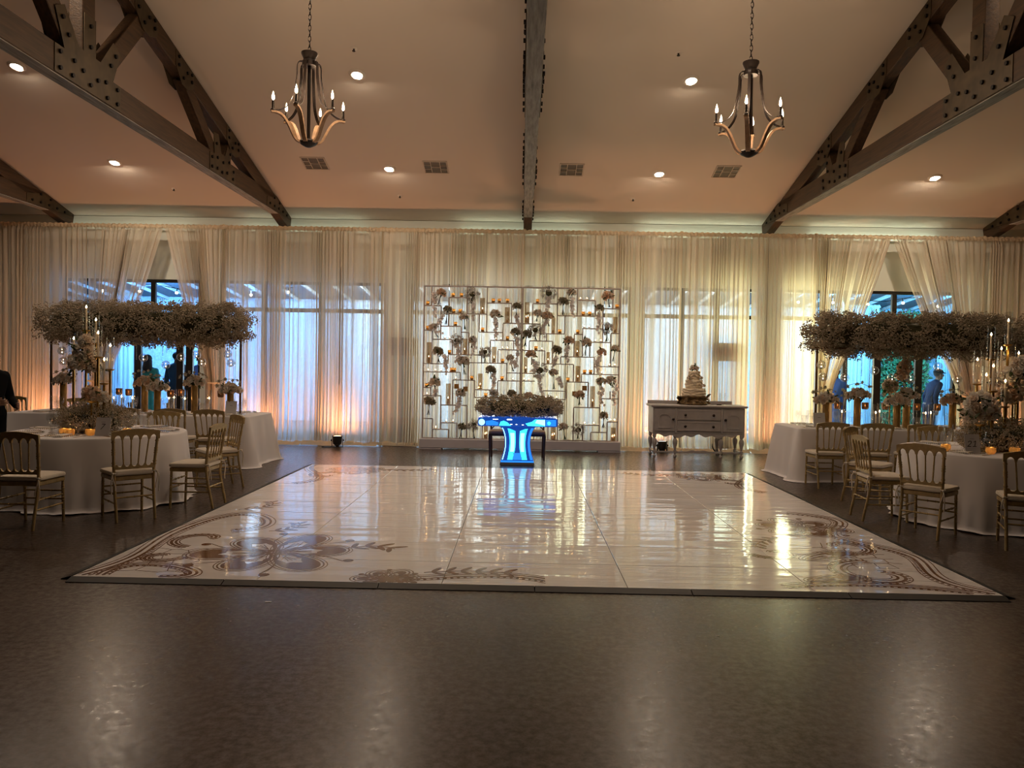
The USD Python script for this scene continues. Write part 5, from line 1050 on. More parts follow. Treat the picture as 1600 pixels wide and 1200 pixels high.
st = thing('cake_stand', 'rustic dark gold leaf-edged stand under the wedding cake', 'cake stand', (CX, CY, CZ)); rng = np.random.default_rng(8)
obj('drum', lathe([(0, 0), (.235, 0), (.25, .02), (.235, .06), (.215, .09), (.23, .12), (.255, .135), (.255, .15), (0, .15)], 40), M['rustic_gold'], st)
N = 46; a = rng.uniform(0, 2 * PI, N); Rr = []
for q in a:
    d = np.array([-math.sin(q), math.cos(q), rng.normal(0, .35)]); d /= np.linalg.norm(d); o = np.array([math.cos(q), math.sin(q), 0]); y = np.cross(o, d); y /= np.linalg.norm(y); Rr.append(np.stack([d, y, np.cross(d, y)], 1))
obj('leaf_trim', scatter(LEAF, np.stack([.252 * np.cos(a), .252 * np.sin(a), rng.uniform(.02, .14, N)], 1), rng, .09, .14, np.array(Rr)), M['rustic_gold'], st, True, None, 'stuff')
ck = thing('wedding_cake', 'tall ruffled ivory wedding cake with a flower top on the sideboard', 'cake', (CX, CY, CZ + .1505))
for i, (r, z0, z1) in enumerate(((.20, 0, .145), (.145, .1455, .305), (.10, .3055, .46))):
    th, zv = np.meshgrid(np.linspace(0, 2 * PI, 61), np.linspace(0, 1, 15), indexing='ij'); rough = meshkit.fbm(np.stack([np.cos(th) * 4, np.sin(th) * 4, zv * 5 + i * 9], -1), 3, 2) - .5
    ruf = .010 * np.sin(zv * 22 + 3 * np.sin(th * 2 + i) + 8 * rough) * np.sin(PI * zv) ** .5
    rr = r * (1 + .04 * (1 - zv)) + ruf + .03 * rough * np.sin(PI * zv); rr[:, -1] = .001; rr[:, -2] *= .97; rr[:, 0] = .001; zq = z0 + (z1 - z0) * np.clip((zv - 1 / 14) / (12 / 14), 0, 1)
    rough[-1] = rough[0]; rr[-1] = rr[0]; obj('tier', grid_mesh(np.stack([rr * np.cos(th), rr * np.sin(th), zq], -1)[::-1]), M['icing'], ck, 50)
bloom_ball(ck, (0, 0, .50), .085, rng, ['blush_petal', 'white_petal'], 12, .45, -.2, 8, name='sugar_flowers')
for p in ((.10, -.10, .33), (.15, -.10, .19), (-.11, -.10, .33)): bloom_ball(ck, p, .045, rng, ['blush_petal'], 6, .5, -.2, 3, name='sugar_flowers')
def make_flute(label, loc, rotz, group):
    t = thing('champagne_flute', label, 'glass', loc, rotz, group)
    obj('glass', lathe([(0, 0), (.032, .001), (.030, .004), (.005, .008), (.004, .075), (.012, .09), (.024, .13), (.026, .18), (.023, .225)], 18), M['clear'], t); return t
flute = Proto(make_flute)
for px_, l in ((1125, 'champagne flute beside the cake, the one nearer the cake'), (1132.5, 'champagne flute beside the cake, the one nearer the sideboard end')):
    flute((W(px_, 625, 14.0)[0], 14.0, CZ), 0, l, 'two champagne flutes by the cake')
kx = W(1118, 631, 13.98)[0]; t = thing('cake_server', 'dark cake knife and server lying between the cake and the flutes', 'cutlery', (kx, 13.98, CZ))
obj('blade', prism(Polygon([(-.10, -.008), (.02, -.012), (.02, .012), (-.10, .012)]), .003, .002), M['dark_knob'], t); obj('handle', bx(.0205, .11, -.011, .011, 0, .014, .004), M['dark_knob'], t)

# ================================================================ uplights on the floor
M['par_black'] = pm('par_black', (.012, .011, .011), .45); M['par_glow'] = em('par_glow', (1.0, .45, .22), 9.0)
UL = ['black uplight can behind the waiter-side round table', 'black uplight can half hidden by the waiter-side long table end', 'black uplight can at the foot of the open drape, waiter side', 'black uplight can under the sideboard', 'black uplight can past the sideboard by the yellow glow', 'black uplight can behind the cake-side round table']
for (x, y), l in zip(UPLIGHTS, UL):
    t = thing('uplight', l, 'uplight', (x, y, 0), .3, 'black uplight cans along the drapes')
    obj('can', lathe([(.055, .055), (.075, .06), (.085, .10), (.092, .195), (.097, .20), (.097, .215), (.086, .215), (.083, .20)], 20), M['par_black'], t)
    obj('lens', lathe([(0, .205), (.083, .205), (.083, .2085), (0, .2085)], 18), M['par_glow'], t); obj('cooling_base', lathe([(0, .03), (.05, .03), (.055, .04), (.055, .06), (0, .06)], 16), M['par_black'], t)
    for s in (-1, 1): obj('yoke', bx(s * .100 - .004, s * .100 + .004, -.02, .02, .008, .16, .002), M['par_black'], t, False)
    obj('foot', bx(-.104, .104, -.06, .06, 0, .0075, .002), M['par_black'], t, False); obj('rear_bracket', bx(-.03, .03, -.02, .02, .008, .0295, .002), M['par_black'], t, False)
    for s in (-1, 1): obj('knob', move(lathe([(0, 0), (.016, 0), (.016, .018), (0, .018)], 8), (s * .105, 0, .13), ry=s * PI / 2), M['par_black'], t)
x, y = UPLIGHTS[2]; single('power_cable', tube(smooth_path([(x - .10, y + .03, .012), (x - .28, y - .04, .008), (x - .22, y - .16, .008), (x - .05, y - .12, .009), (x - .12, y + .12, .01), (x - .3, y + .22, .03)], 50), .006, 6), M['par_black'], 'loop of black cable on the floor at the open drape uplight', 'cable')
sx_, sy_ = W(1115, 697, 14.55)[0], 14.42; single('strap', tube(smooth_path([(sx_ - .06, sy_, .20), (sx_ - .03, sy_ - .01, .09), (sx_ + .04, sy_ - .03, .03), (sx_ + .12, sy_ - .04, .016)], 16), np.linspace(.006, .022, 16), 8), M['par_black'], 'tapering black strap lying against the drape behind the sideboard legs', 'strap')
for k, (px_, py_, l) in enumerate(((419, 940.5, 'white paper scrap on the brown floor in front of the dance floor, waiter side'), (466, 946, 'tiny white paper fleck on the brown floor beside the larger scrap'), (1181, 979, 'tiny white paper fleck on the brown floor, cake side'), (1122, 994, 'small pale paper fleck on the brown floor toward the middle'))):
    c = F(px_, py_); w = (.022, .007, .007, .008)[k]; m = prism(sbox(-w, -w * .5, w, w * .5), .0015); m.apply_translation((c[0], c[1], .0002))
    single('paper_scrap', m, pm('paper', (.75, .74, .72), .8), l, 'paper scrap', 'paper scraps on the floor')

# ================================================================ what stands on the tables
TZ = .7635
M['silver'] = pm('silver', (.55, .50, .42), .25, .9); M['gold'] = pm('gold', (.52, .30, .075), .28, .8, var=.2, scale=20); M['gold_vase'] = pm('gold_vase', (.34, .205, .07), .38, .55, var=.25, scale=26, stretch=(1, 1, .4), bump=.2, bscale=60)
M['card'] = pm('card', (.52, .50, .50), .6); M['ink'] = pm('ink', (.05, .045, .05), .7); M['napkin'] = pm('napkin', (.62, .56, .50), .9)
M['bead'] = pane('bead', (.93, .94, .95), 1.55, .03, .25); M['amber'] = pm('amber', (.26, .12, .05), .2, transmission_weight=.35)

# ---- tall gold candle stands with glass cylinders
def candle_stand(label, px, py, d, group, tube_h=.36):
    f = W(px, py, d); h = f[2] - TZ; top = h - .26
    t = thing('candle_stand', label, 'candle stand', (f[0], d, TZ), 0, group)
    obj('base', bx(-.045, .045, -.045, .045, 0, .010, .002), M['gold'], t, False); obj('post', bx(-.011, .011, -.011, .011, .0105, top - .016, .0015), M['gold'], t, False)
    obj('cup', lathe([(.0, top - .0155), (.03, top - .0155), (.046, top - .004), (.046, top + .004), (0, top + .004)], 18), M['gold'], t)
    obj('glass_cylinder', lathe([(.040, top + .0045), (.040, top + .0045 + tube_h)], 20), M['clear'], t)
    c = obj('candle', lathe([(0, top + .0045), (.011, top + .0045), (.009, h - .008), (0, h - .006)], 10), M['wax'], t); obj('flame', move(flame_mesh(.012, .040), (0, 0, h - .006)), M['flame'], c)
SL, SR = 'tall gold candle stands on the waiter-side round table', 'tall gold candle stands on the cake-side round table'
for p, l in (((135, 481, 8.80), 'tallest gold candle stand on the waiter-side round table'), ((150, 501, 8.62), 'second tallest gold candle stand on the waiter-side round table'), ((153.5, 521, 8.42), 'third tallest gold candle stand on the waiter-side round table, in front'),
             ((115.5, 530, 8.72), 'gold candle stand nearest the waiter on the waiter-side round table'), ((172.5, 541, 8.60), 'gold candle stand nearest the dance floor on the waiter-side round table'), ((163, 563, 8.56), 'shortest gold candle stand on the waiter-side round table')): candle_stand(l, *p, SL)
for p, l in (((1549, 524, 8.42), 'second tallest gold candle stand on the cake-side round table, in front'), ((1576, 502, 8.62), 'tallest gold candle stand on the cake-side round table'), ((1565, 546, 8.66), 'gold candle stand just beside the tallest one, cake-side round table'), ((1527.5, 563, 8.50), 'gold candle stand nearest the dance floor on the cake-side round table'),
             ((1552.5, 573, 8.24), 'low gold candle stand in front of the second tallest, cake-side round table'), ((1541.5, 587, 8.62), 'low gold candle stand at the back, cake-side round table'), ((1571, 597, 8.22), 'shortest gold candle stand on the cake-side round table'), ((1592, 553, 8.50), 'gold candle stand nearest the picture edge, cake-side round table')): candle_stand(l, *p, SR)

# ---- flowers on the round tables
def arrangement(name, label, x, y, balls, post=None, group=None, seed=0, z=TZ, foot=.07):
    """balls: (dx, dy, z above the table, radius, petals)."""
    t = thing(name, label, 'flowers', (x, y, z), 0, group); rng = np.random.default_rng(500 + seed)
    if post:
        obj('stand', cat([lathe([(0, 0), (foot, 0), (foot, .008), (.009, .014), (.009, post), (.04, post + .01), (.05, post + .03), (0, post + .03)], 16)]), M['gold'], t)
    for dx_, dy_, dz, R, pet in balls: bloom_ball(t, (dx_, dy_, dz), R, rng, pet, 22, .36, -.75, 12, (1, 1, .92))
    if not post:
        lo = min(b[2] - b[3] * .5 for b in balls); obj('stems', cat([tube([(b[0] * .3, b[1] * .3, .02), (b[0], b[1], b[2])], .006, 5) for b in balls]), M['stem'], t)
    return t
arrangement('flower_stand', 'tall arrangement of white orchids and roses among the waiter-side candle stands', *W(134, 600, 8.60)[:2], [(0, 0, .90, .15, Wt), (-.05, -.06, .78, .13, Wt), (.07, .03, .74, .11, Wt), (.02, -.02, 1.02, .10, Wt)], .70, seed=1)
arrangement('flower_stand', 'mid-height blush and peach arrangement below the white orchids, waiter-side table', *W(143, 600, 8.36)[:2], [(0, 0, .44, .11, Pc), (.10, .05, .40, .08, Bl)], .33, seed=2)
arrangement('flower_stand', 'tall peach and white arrangement among the cake-side candle stands', *W(1583, 600, 8.34)[:2], [(0, 0, .80, .16, Bl), (-.06, -.05, .62, .14, Pc), (.08, 0, .92, .12, Wt), (-.12, .06, .76, .10, Wt)], .50, seed=3)
arrangement('flower_stand', 'large white arrangement on the dance floor side of the cake-side candle stands', *W(1533, 625, 8.22)[:2], [(0, 0, .50, .17, Wt), (-.08, .0, .40, .13, Bl), (.09, .0, .42, .12, Wt)], .26, seed=4)
def low_breath(label, x, y, half, seed):
    t = thing('flower_cushion', label, 'flowers', (x, y, TZ + half[2] * .92 + .004)); breath_mass(t, half, np.random.default_rng(seed), 190, 30, .008, .05, 2.4, zmin=-half[2] * .92)
    return t
low_breath("low cushion of baby's breath around the waiter-side candle stands", -4.80, 8.62, (.36, .30, .15), 61); low_breath("low cushion of baby's breath around the cake-side candle stands", 5.20, 8.35, (.38, .30, .16), 62)
for px_, py_, d, l, lab in ((159, 675, 8.10, '7', 'small white card with a script 7 leaning before the waiter-side candle stands'), (1522, 665, 7.98, '21', 'small white card with a script 21 leaning before the cake-side candle stands'),):
    c = W(px_, py_, d); t = thing('table_card', lab, 'table number', (c[0], d, TZ), 0)
    w, h = .078, .20; sl = math.radians(12); tl = lambda m: move(m, (0, 0, .001), rx=-sl)
    obj('card', tl(bx(-w, w, 0, .004, 0, h)), M['card'], t, False)
    tx = meshkit.text_mesh(l, .062, .0008); tx.apply_translation([-tx.bounds[:, 0].mean(), 0, 0]); tx = stand_up(tx); tx.vertices[:, 0] += tx.vertices[:, 2] * .25 - .008; tx.apply_translation([0, -.0009, .07]); obj('numeral', tl(tx), M['ink'], t, False)
    obj('printed_line', tl(bx(-.022, .022, -.0008, -.0001, .150, .153)), M['ink'], t, False); obj('easel_leg', tube([(0, .035, h * .6), (0, .10, .001)], .004, 5), M['gold'], t)
for px_, py_, d, lab in ((360, 650, 11.62, 'small white card on the waiter-side long table end'), (1281, 662, 11.28, 'small white card on the cake-side long table end')):
    c = W(px_, py_, d); t = thing('table_card', lab, 'table number', (c[0], d, TZ), 0); tl = lambda m: move(m, (0, 0, .001), rx=-.2)
    obj('card', tl(bx(-.085, .085, 0, .004, 0, .22)), M['card'], t, False); obj('printed_line', tl(bx(-.022, .022, -.0008, -.0001, .145, .149)), M['ink'], t, False); obj('easel_leg', tube([(0, .045, .13), (0, .11, .001)], .004, 5), M['gold'], t)

# ---- long tables: gold vases, glass candles, amber cups
GV = 'gold vases of flowers on the long tables'
def gold_vase(label, px, dv, hv, pet, seed, R=.125, dark=False):
    x = W(px, 620, dv)[0]; t = thing('gold_vase', label, 'vase of flowers', (x, dv, TZ), 0, GV); rng = np.random.default_rng(700 + seed); r = .050
    obj('vase', lathe([(0, 0), (r, 0), (r, hv), (r - .004, hv), (r - .004, .01), (0, .01)], 22), M['gold_vase'], t)
    for k, (a, b, c) in enumerate(((0, 0, .05), (-.10, .02, .02), (.10, -.01, .03))): bloom_ball(t, (a, b, hv + c), R * (1 if k == 0 else .72), rng, pet, 14, .44, -.3, 10)
    P = np.array([(a * .20, rng.normal(0, .05), hv + .10 + abs(a) * .03) for a in (-1, -.6, .5, .9)]); orchid_run(t, [P[0], P[1] + (0, 0, .07), P[2] + (0, 0, .08), P[3]], rng, 7, .030, 'dusk_petal')
    obj('stems', cat([tube([(0, 0, .02), (k * .03, 0, hv)], .005, 5) for k in (-1, 0, 1)]), M['stem'], t)
yl, yr = 11.95, 11.62
for i, (px, d, h, pet, l) in enumerate(((99, yl, .44, Wt, 'gold vase of white flowers at the waiter end of the waiter-side long table'), (226, yl + .1, .42, Pc, 'gold vase of peach flowers before the woman in the teal dress'), (246, yl - .25, .36, Bl, 'gold vase of blush flowers beside the window post, waiter-side long table'),
                                        (304, yl - .1, .44, Wt, 'tall gold vase of white flowers by the double window post, waiter-side long table'), (360, yl - .24, .34, Wt, 'gold vase of white flowers with dark leaves behind the long table card, waiter side'))): gold_vase(l, px, d, h, pet, i)
for i, (px, d, h, pet, l) in enumerate(((1291, yr - .05, .36, Wt, 'gold vase of white flowers behind the long table card, cake side'), (1340, yr - .15, .44, Wt, 'tall gold vase of white flowers in front of the pale blue patio drape'), (1402, yr - .25, .36, Bl, 'gold vase of blush flowers below the peach arrangement, cake-side long table'),
                                        (1417, yr, .44, Wt, 'tall gold vase of white flowers against the green-lit glass'), (1489, yr - .1, .38, Pc, 'gold vase of white and peach flowers beside the man in the cap'))): gold_vase(l, px, d, h, pet, 10 + i)
arrangement('flower_stand', 'small ivory flower ball on a tall stem, cake-side long table', W(1391, 605, 11.85)[0], 11.85, [(0, 0, .62, .13, ['blush_petal', 'dusk_petal']), (0, -.02, .42, .07, Du)], .5, seed=21)
arrangement('flower_stand', 'tall peach flower column on a stem, cake-side long table', W(1413, 580, 11.75)[0], 11.75, [(0, 0, .90, .12, Pc), (-.03, 0, .78, .11, Pc), (.02, 0, 1.00, .07, Pc)], .68, seed=22)
GC = 'tall glass cylinder candles on the long tables'
def make_cyl(label, loc, rotz, group):
    t = thing('glass_candle', label, 'candle', loc, rotz, group)
    obj('glass', lathe([(0, 0), (.036, 0), (.036, .36)], 18), M['clear'], t)
    c = obj('candle', lathe([(0, .009), (.012, .009), (.010, .215), (0, .217)], 10), M['wax'], t); obj('flame', move(flame_mesh(.012, .04), (0, 0, .218)), M['flame'], c); return t
cyl = Proto(make_cyl)
CW = ['first', 'second', 'third', 'fourth', 'fifth', 'sixth', 'seventh', 'eighth', 'ninth', 'tenth']
for k, px in enumerate((178, 190, 207, 264, 272, 289, 327)): d = yl + (-.3, .15, -.2, -.1, .2, -.15, .1)[k]; cyl((W(px, 620, d)[0], d, TZ), 0, f'glass cylinder candle on the waiter-side long table, {CW[k]} counted from the waiter', GC)
for k, px in enumerate((1316, 1369, 1375, 1447, 1455, 1510)): d = yr + (-.15, -.3, .12, -.2, -.05, -.2)[k]; cyl((W(px, 625, d)[0], d, TZ), 0, f'glass cylinder candle on the cake-side long table, {CW[k]} counted from the cake', GC)
GA = 'amber candle cups on glass stems on the long tables'
def make_amber(label, loc, rotz, group):
    t = thing('amber_cup', label, 'candle holder', loc, rotz, group)
    obj('glass_stem', lathe([(0, 0), (.045, .002), (.045, .006), (.010, .012), (.008, .24), (.02, .255), (0, .256)], 16), M['clear'], t)
    obj('cup', lathe([(0, .2565), (.040, .2565), (.048, .275), (.050, .36), (.047, .36), (.044, .28), (0, .27)], 18), M['amber'], t); obj('flame', move(flame_mesh(.012, .036), (0, 0, .30)), M['flame'], t); return t
amber = Proto(make_amber)
for k, px in enumerate((186, 201, 267, 283, 345)): d = yl + (.25, 0, -.25, .2, .0)[k]; amber((W(px, 620, d)[0], d, TZ), 0, f'amber candle cup on the waiter-side long table, {CW[k]} counted from the waiter', GA)
for k, px in enumerate((1309, 1352, 1383, 1433, 1465)): d = yr + (.2, .2, .25, .15, .2)[k]; amber((W(px, 620, d)[0], d, TZ), 0, f'amber candle cup on the cake-side long table, {CW[k]} counted from the cake', GA)

# ---- place settings
def stem_glass(nm, cat_, prof):
    def mk(label, loc, rotz, group):
        t = thing(nm, label, cat_, loc, rotz, group); obj('glass', lathe(prof, 18), M['clear'], t); return t
    return Proto(mk)
wine = stem_glass('wine_glass', 'glass', [(0, 0), (.036, .001), (.034, .004), (.005, .010), (.0045, .095), (.016, .106), (.036, .135), (.041, .165), (.037, .205), (.033, .225)])
goblet = stem_glass('water_goblet', 'glass', [(0, 0), (.040, .001), (.038, .005), (.012, .016), (.010, .045), (.025, .055), (.040, .085), (.046, .155)])
flute2 = stem_glass('table_flute', 'glass', [(0, 0), (.034, .001), (.032, .004), (.005, .009), (.0045, .080), (.012, .095), (.024, .14), (.026, .19), (.024, .24)])
def mk_charger(label, loc, rotz, group):
    t = thing('charger_plate', label, 'plate', loc, rotz, group)
    obj('plate', lathe([(0, 0), (.10, 0), (.15, .008), (.163, .012), (.163, .015), (.14, .011), (.10, .004), (0, .004)], 40), M['clear'], t)
    a = np.linspace(0, 2 * PI, 49)[:-1]; T = np.tile(np.eye(4), (48, 1, 1)); T[:, :3, :3] *= .008; T[:, 0, 3], T[:, 1, 3], T[:, 2, 3] = .158 * np.cos(a), .158 * np.sin(a), .015
    obj('beaded_rim', copies(OCT, T), M['silver'], t, True, None, 'stuff')
    obj('napkin', bx(-.045, .045, -.11, .11, .0125, .024, .005), M['napkin'], t, False); return t
charger = Proto(mk_charger)
def mk_cutlery(label, loc, rotz, group):
    t = thing('cutlery', label, 'cutlery', loc, rotz, group)
    obj('knife', prism(Polygon([(.175, -.11), (.187, -.11), (.187, .02), (.192, .10), (.186, .115), (.178, .10)]), .0025, .0005), M['gold'], t, False)
    for x in (-.185, -.205): obj('fork', prism(union_all([sbox(x - .004, -.10, x + .004, .05)] + [sbox(x - .010 + k * .007, .06, x - .006 + k * .007, .11) for k in range(3)] + [sbox(x - .010, .045, x + .008, .065)]), .0025, .0005), M['gold'], t, False)
    return t
cutlery = Proto(mk_cutlery)
def setting(x, y, ang, where, table):
    """ang: direction from the guest towards the table's middle."""
    c, s = math.cos(ang - PI / 2), math.sin(ang - PI / 2); at = lambda u, v: (x + u * c - v * s, y + u * s + v * c, TZ)
    charger(at(0, 0), ang - PI / 2, f'beaded glass charger {where} {table}', 'charger plates on the tables'); cutlery(at(0, 0), ang - PI / 2, f'gold knife and forks {where} {table}', 'cutlery sets on the tables')
    wine(at(.13, .20), 0, f'wine glass {where} {table}', 'wine glasses on the tables'); goblet(at(.04, .225), 0, f'water goblet {where} {table}', 'water goblets on the tables'); flute2(at(-.06, .24), 0, f'champagne flute {where} {table}', 'champagne flutes on the tables')
DIRS = ((-90, 'toward the viewer on'), (-40, 'by the dance floor, viewer side, on'), (10, 'facing the dance floor on'), (60, 'by the dance floor, far side, on'), (110, 'on the far side of'), (170, 'away from the dance floor on'), (220, 'away from the dance floor, viewer side, on'))
for a, w in DIRS:
    r = math.radians(a); setting(TLc[0] + .70 * math.cos(r), TLc[1] + .70 * math.sin(r), r + PI, w, 'the waiter-side round table')
    r = math.radians(180 - a); setting(TRc[0] + .70 * math.cos(r), TRc[1] + .70 * math.sin(r), r + PI, w, 'the cake-side round table')
for k in range(6):
    x = -4.42 - k * .57; setting(x, 11.64, PI / 2, f'near edge, {CW[k]} from the screen end of', 'the waiter-side long table'); setting(x, 12.28, -PI / 2, f'far edge, {CW[k]} from the screen end of', 'the waiter-side long table')
    x = 4.36 + k * .57; setting(x, 11.32, PI / 2, f'near edge, {CW[k]} from the cake end of', 'the cake-side long table'); setting(x, 11.96, -PI / 2, f'far edge, {CW[k]} from the cake end of', 'the cake-side long table')
def mk_bowl(label, loc, rotz, group):
    t = thing('gold_votive', label, 'votive candle', loc, rotz, group)
    obj('bowl', lathe([(0, 0), (.025, 0), (.045, .015), (.052, .04), (.044, .068), (.041, .068), (.047, .04), (.04, .018), (0, .010)], 18), M['gold_glass'], t); obj('flame', move(flame_mesh(.010, .03), (0, 0, .035)), M['flame'], t); return t
bowl = Proto(mk_bowl)
for px, py, d, l in ((100, 680, 8.18, 'gold votive bowl nearest the waiter on the waiter-side round table'), (109, 685, 8.12, 'gold votive bowl beside the charger, waiter-side round table'), (141, 682, 8.14, "gold votive bowl just beside the white card, waiter-side round table"), (199, 680, 8.30, 'gold votive bowl by the wine glasses facing the dance floor, waiter-side round table'),
                     (1548, 705, 7.98, 'gold votive bowl right beside the white card, cake-side round table'), (1478, 685, 8.25, 'gold votive bowl by the wine glasses facing the dance floor, cake-side round table'), (1585, 705, 8.02, "gold votive bowl before the baby's breath, cake-side round table")):
    bowl((W(px, py, d)[0], d, TZ), 0, l, 'gold votive bowls on the round tables')

# ---- glass bubbles and bead strings hanging from the troughs
def bubble(label, px, py, d):
    c = W(px, py, d); r = .066; t = thing('glass_bubble', label, 'hanging candle', (c[0], d, c[2]), 0, 'glass bubbles hanging from the flower troughs')
    a = np.linspace(-PI / 2, PI / 2, 11); obj('globe', lathe([(max(r * math.cos(q), 0), r * math.sin(q)) for q in a], 20), M['bead'], t)
    tl = obj('tealight', lathe([(0, -r + .012), (.019, -r + .012), (.019, -r + .030), (0, -r + .030)], 10), M['silver'], t); obj('flame', move(flame_mesh(.009, .026), (0, 0, -r + .031)), M['flame'], tl)
    obj('cord', tube([(0, 0, r), (0, 0, 1.97 - c[2])], .0022, 4), M['bead'], t)
for k, (px, py, d) in enumerate(((97, 548, 11.75), (99, 564, 11.9), (112, 560, 12.1), (224, 559, 11.85), (259, 570, 12.0), (283, 558, 11.8), (307, 554, 12.0), (315, 566, 11.75), (356, 553, 11.85), (361, 567, 12.0))):
    bubble(f'glass bubble candle hanging under the waiter-side trough, {CW[k]} counted from the waiter', px, py, d)
for k, (px, py, d) in enumerate(((1283.5, 570, 11.5), (1286, 589, 11.65), (1320, 590, 11.5), (1366, 579, 11.6), (1394, 590, 11.7), (1423, 591, 11.5), (1466, 573, 11.65), (1496, 593, 11.5))):
    bubble(f'glass bubble candle hanging under the cake-side trough, {CW[k]} counted from the cake', px, py, d)
def beads(label, px, y0, d):
    a, b = W(px, y0, d), 1.97; n = int((b - a[2]) / .026); t = thing('bead_string', label, 'bead string', (a[0], d, a[2]), 0, 'crystal bead strings hanging from the flower troughs')
    T = np.tile(np.eye(4), (n, 1, 1)); T[:, :3, :3] *= .010; T[:, 2, 3] = .01 + np.arange(n) * .026
    obj('beads', copies(trimesh.creation.icosphere(1), T), M['bead'], t, True, None, 'stuff'); obj('thread', tube([(0, 0, 0), (0, 0, b - a[2])], .0012, 4), M['silver'], t)
for k, (px, y0, d) in enumerate(((108, 575, 11.8), (118, 585, 11.95), (213, 562, 11.8), (254, 556, 12.0), (261, 552, 11.9), (335, 572, 11.85), (342, 592, 11.75), (363, 545, 11.9))):
    beads(f'crystal bead string under the waiter-side trough, {CW[k]} counted from the waiter', px, y0, d)
for k, (px, y0, d) in enumerate(((1288, 575, 11.6), (1322, 586, 11.6), (1346, 588, 11.7), (1358, 607, 11.5), (1364, 572, 11.75), (1420, 612, 11.6), (1462, 566, 11.6), (1497, 632, 11.5))):
    beads(f'crystal bead string under the cake-side trough, {CW[k]} counted from the cake', px, y0, d)

# ================================================================ people
M['skin_tan'] = pm('skin_tan', (.42, .24, .16), .6); M['skin_brown'] = pm('skin_brown', (.20, .10, .06), .6); M['hair_dark'] = pm('hair_dark', (.012, .009, .008), .6, bump=.4, bscale=60); M['hair_gray'] = pm('hair_gray', (.10, .09, .085), .7, bump=.4, bscale=60)
M['eye_white'] = pm('eye_white', (.7, .68, .65), .3); M['eye_dark'] = pm('eye_dark', (.02, .012, .01), .2); M['lip'] = pm('lip', (.30, .11, .09), .5)
M['cloth_black'] = pm('cloth_black', (.006, .006, .007), 1.0, spec=.1); M['cloth_navy'] = pm('cloth_navy', (.022, .035, .085), .85, var=.1, scale=20); M['cloth_slate'] = pm('cloth_slate', (.035, .045, .055), .85); M['cloth_blue'] = pm('cloth_blue', (.05, .11, .38), .8); M['cloth_teal'] = pm('cloth_teal', (.02, .24, .22), .7, var=.15, scale=18); M['cloth_white'] = pm('cloth_white', (.62, .62, .62), .8); M['shoe'] = pm('shoe', (.015, .012, .01), .35)
V3 = lambda *a: np.array(a, float)
def sph(c, r): return Manifold.sphere(1.0, 14).scale(tuple(np.broadcast_to(np.asarray(r, float), (3,)))).translate(tuple(map(float, c)))
def chain(js): return [Manifold.batch_hull([sph(a[0], a[1]), sph(b[0], b[1])]) for a, b in zip(js[:-1], js[1:])]
def fuse(parts, length=.022, n=8):
    m = Manifold.batch_boolean(parts, __import__('manifold3d').OpType.Add).refine_to_length(length); q = m.to_mesh(); t = trimesh.Trimesh(q.vert_properties[:, :3], q.tri_verts, process=True)
    trimesh.smoothing.filter_taubin(t, iterations=n); return t
def hand(w, d, palm, curl, side):
    """Palm at the wrist w going along d; palm = direction the palm faces; curl 0..1."""
    d, palm = d / np.linalg.norm(d), palm / np.linalg.norm(palm); a = np.cross(d, palm); P = []
    c = w + d * .05; P.append(Manifold.batch_hull([sph(w + a * s * .022, .014) for s in (-1, 1)] + [sph(w + d * .085 + a * s * .032, .011) for s in (-1, 1)]))
    for k, L in enumerate((.072, .082, .076, .060)):
        b = w + d * .088 + a * (.030 - .020 * k); p = b; q = d.copy(); js = [(p, .0095)]
        for s, f in enumerate((.45, .32, .25)):
            an = curl * (.5 + .45 * s); q = d * math.cos(an) + palm * math.sin(an); p = p + q * L * f; js.append((p, .009 - .001 * s))
        P += chain(js)
    th = w + d * .022 + a * .028; P += chain([(th, .014), (th + (a * .7 + d * .6 + palm * .3) * .035, .011), (th + (a * .5 + d * 1.2 + palm * .7) * .052, .009)])
    return P
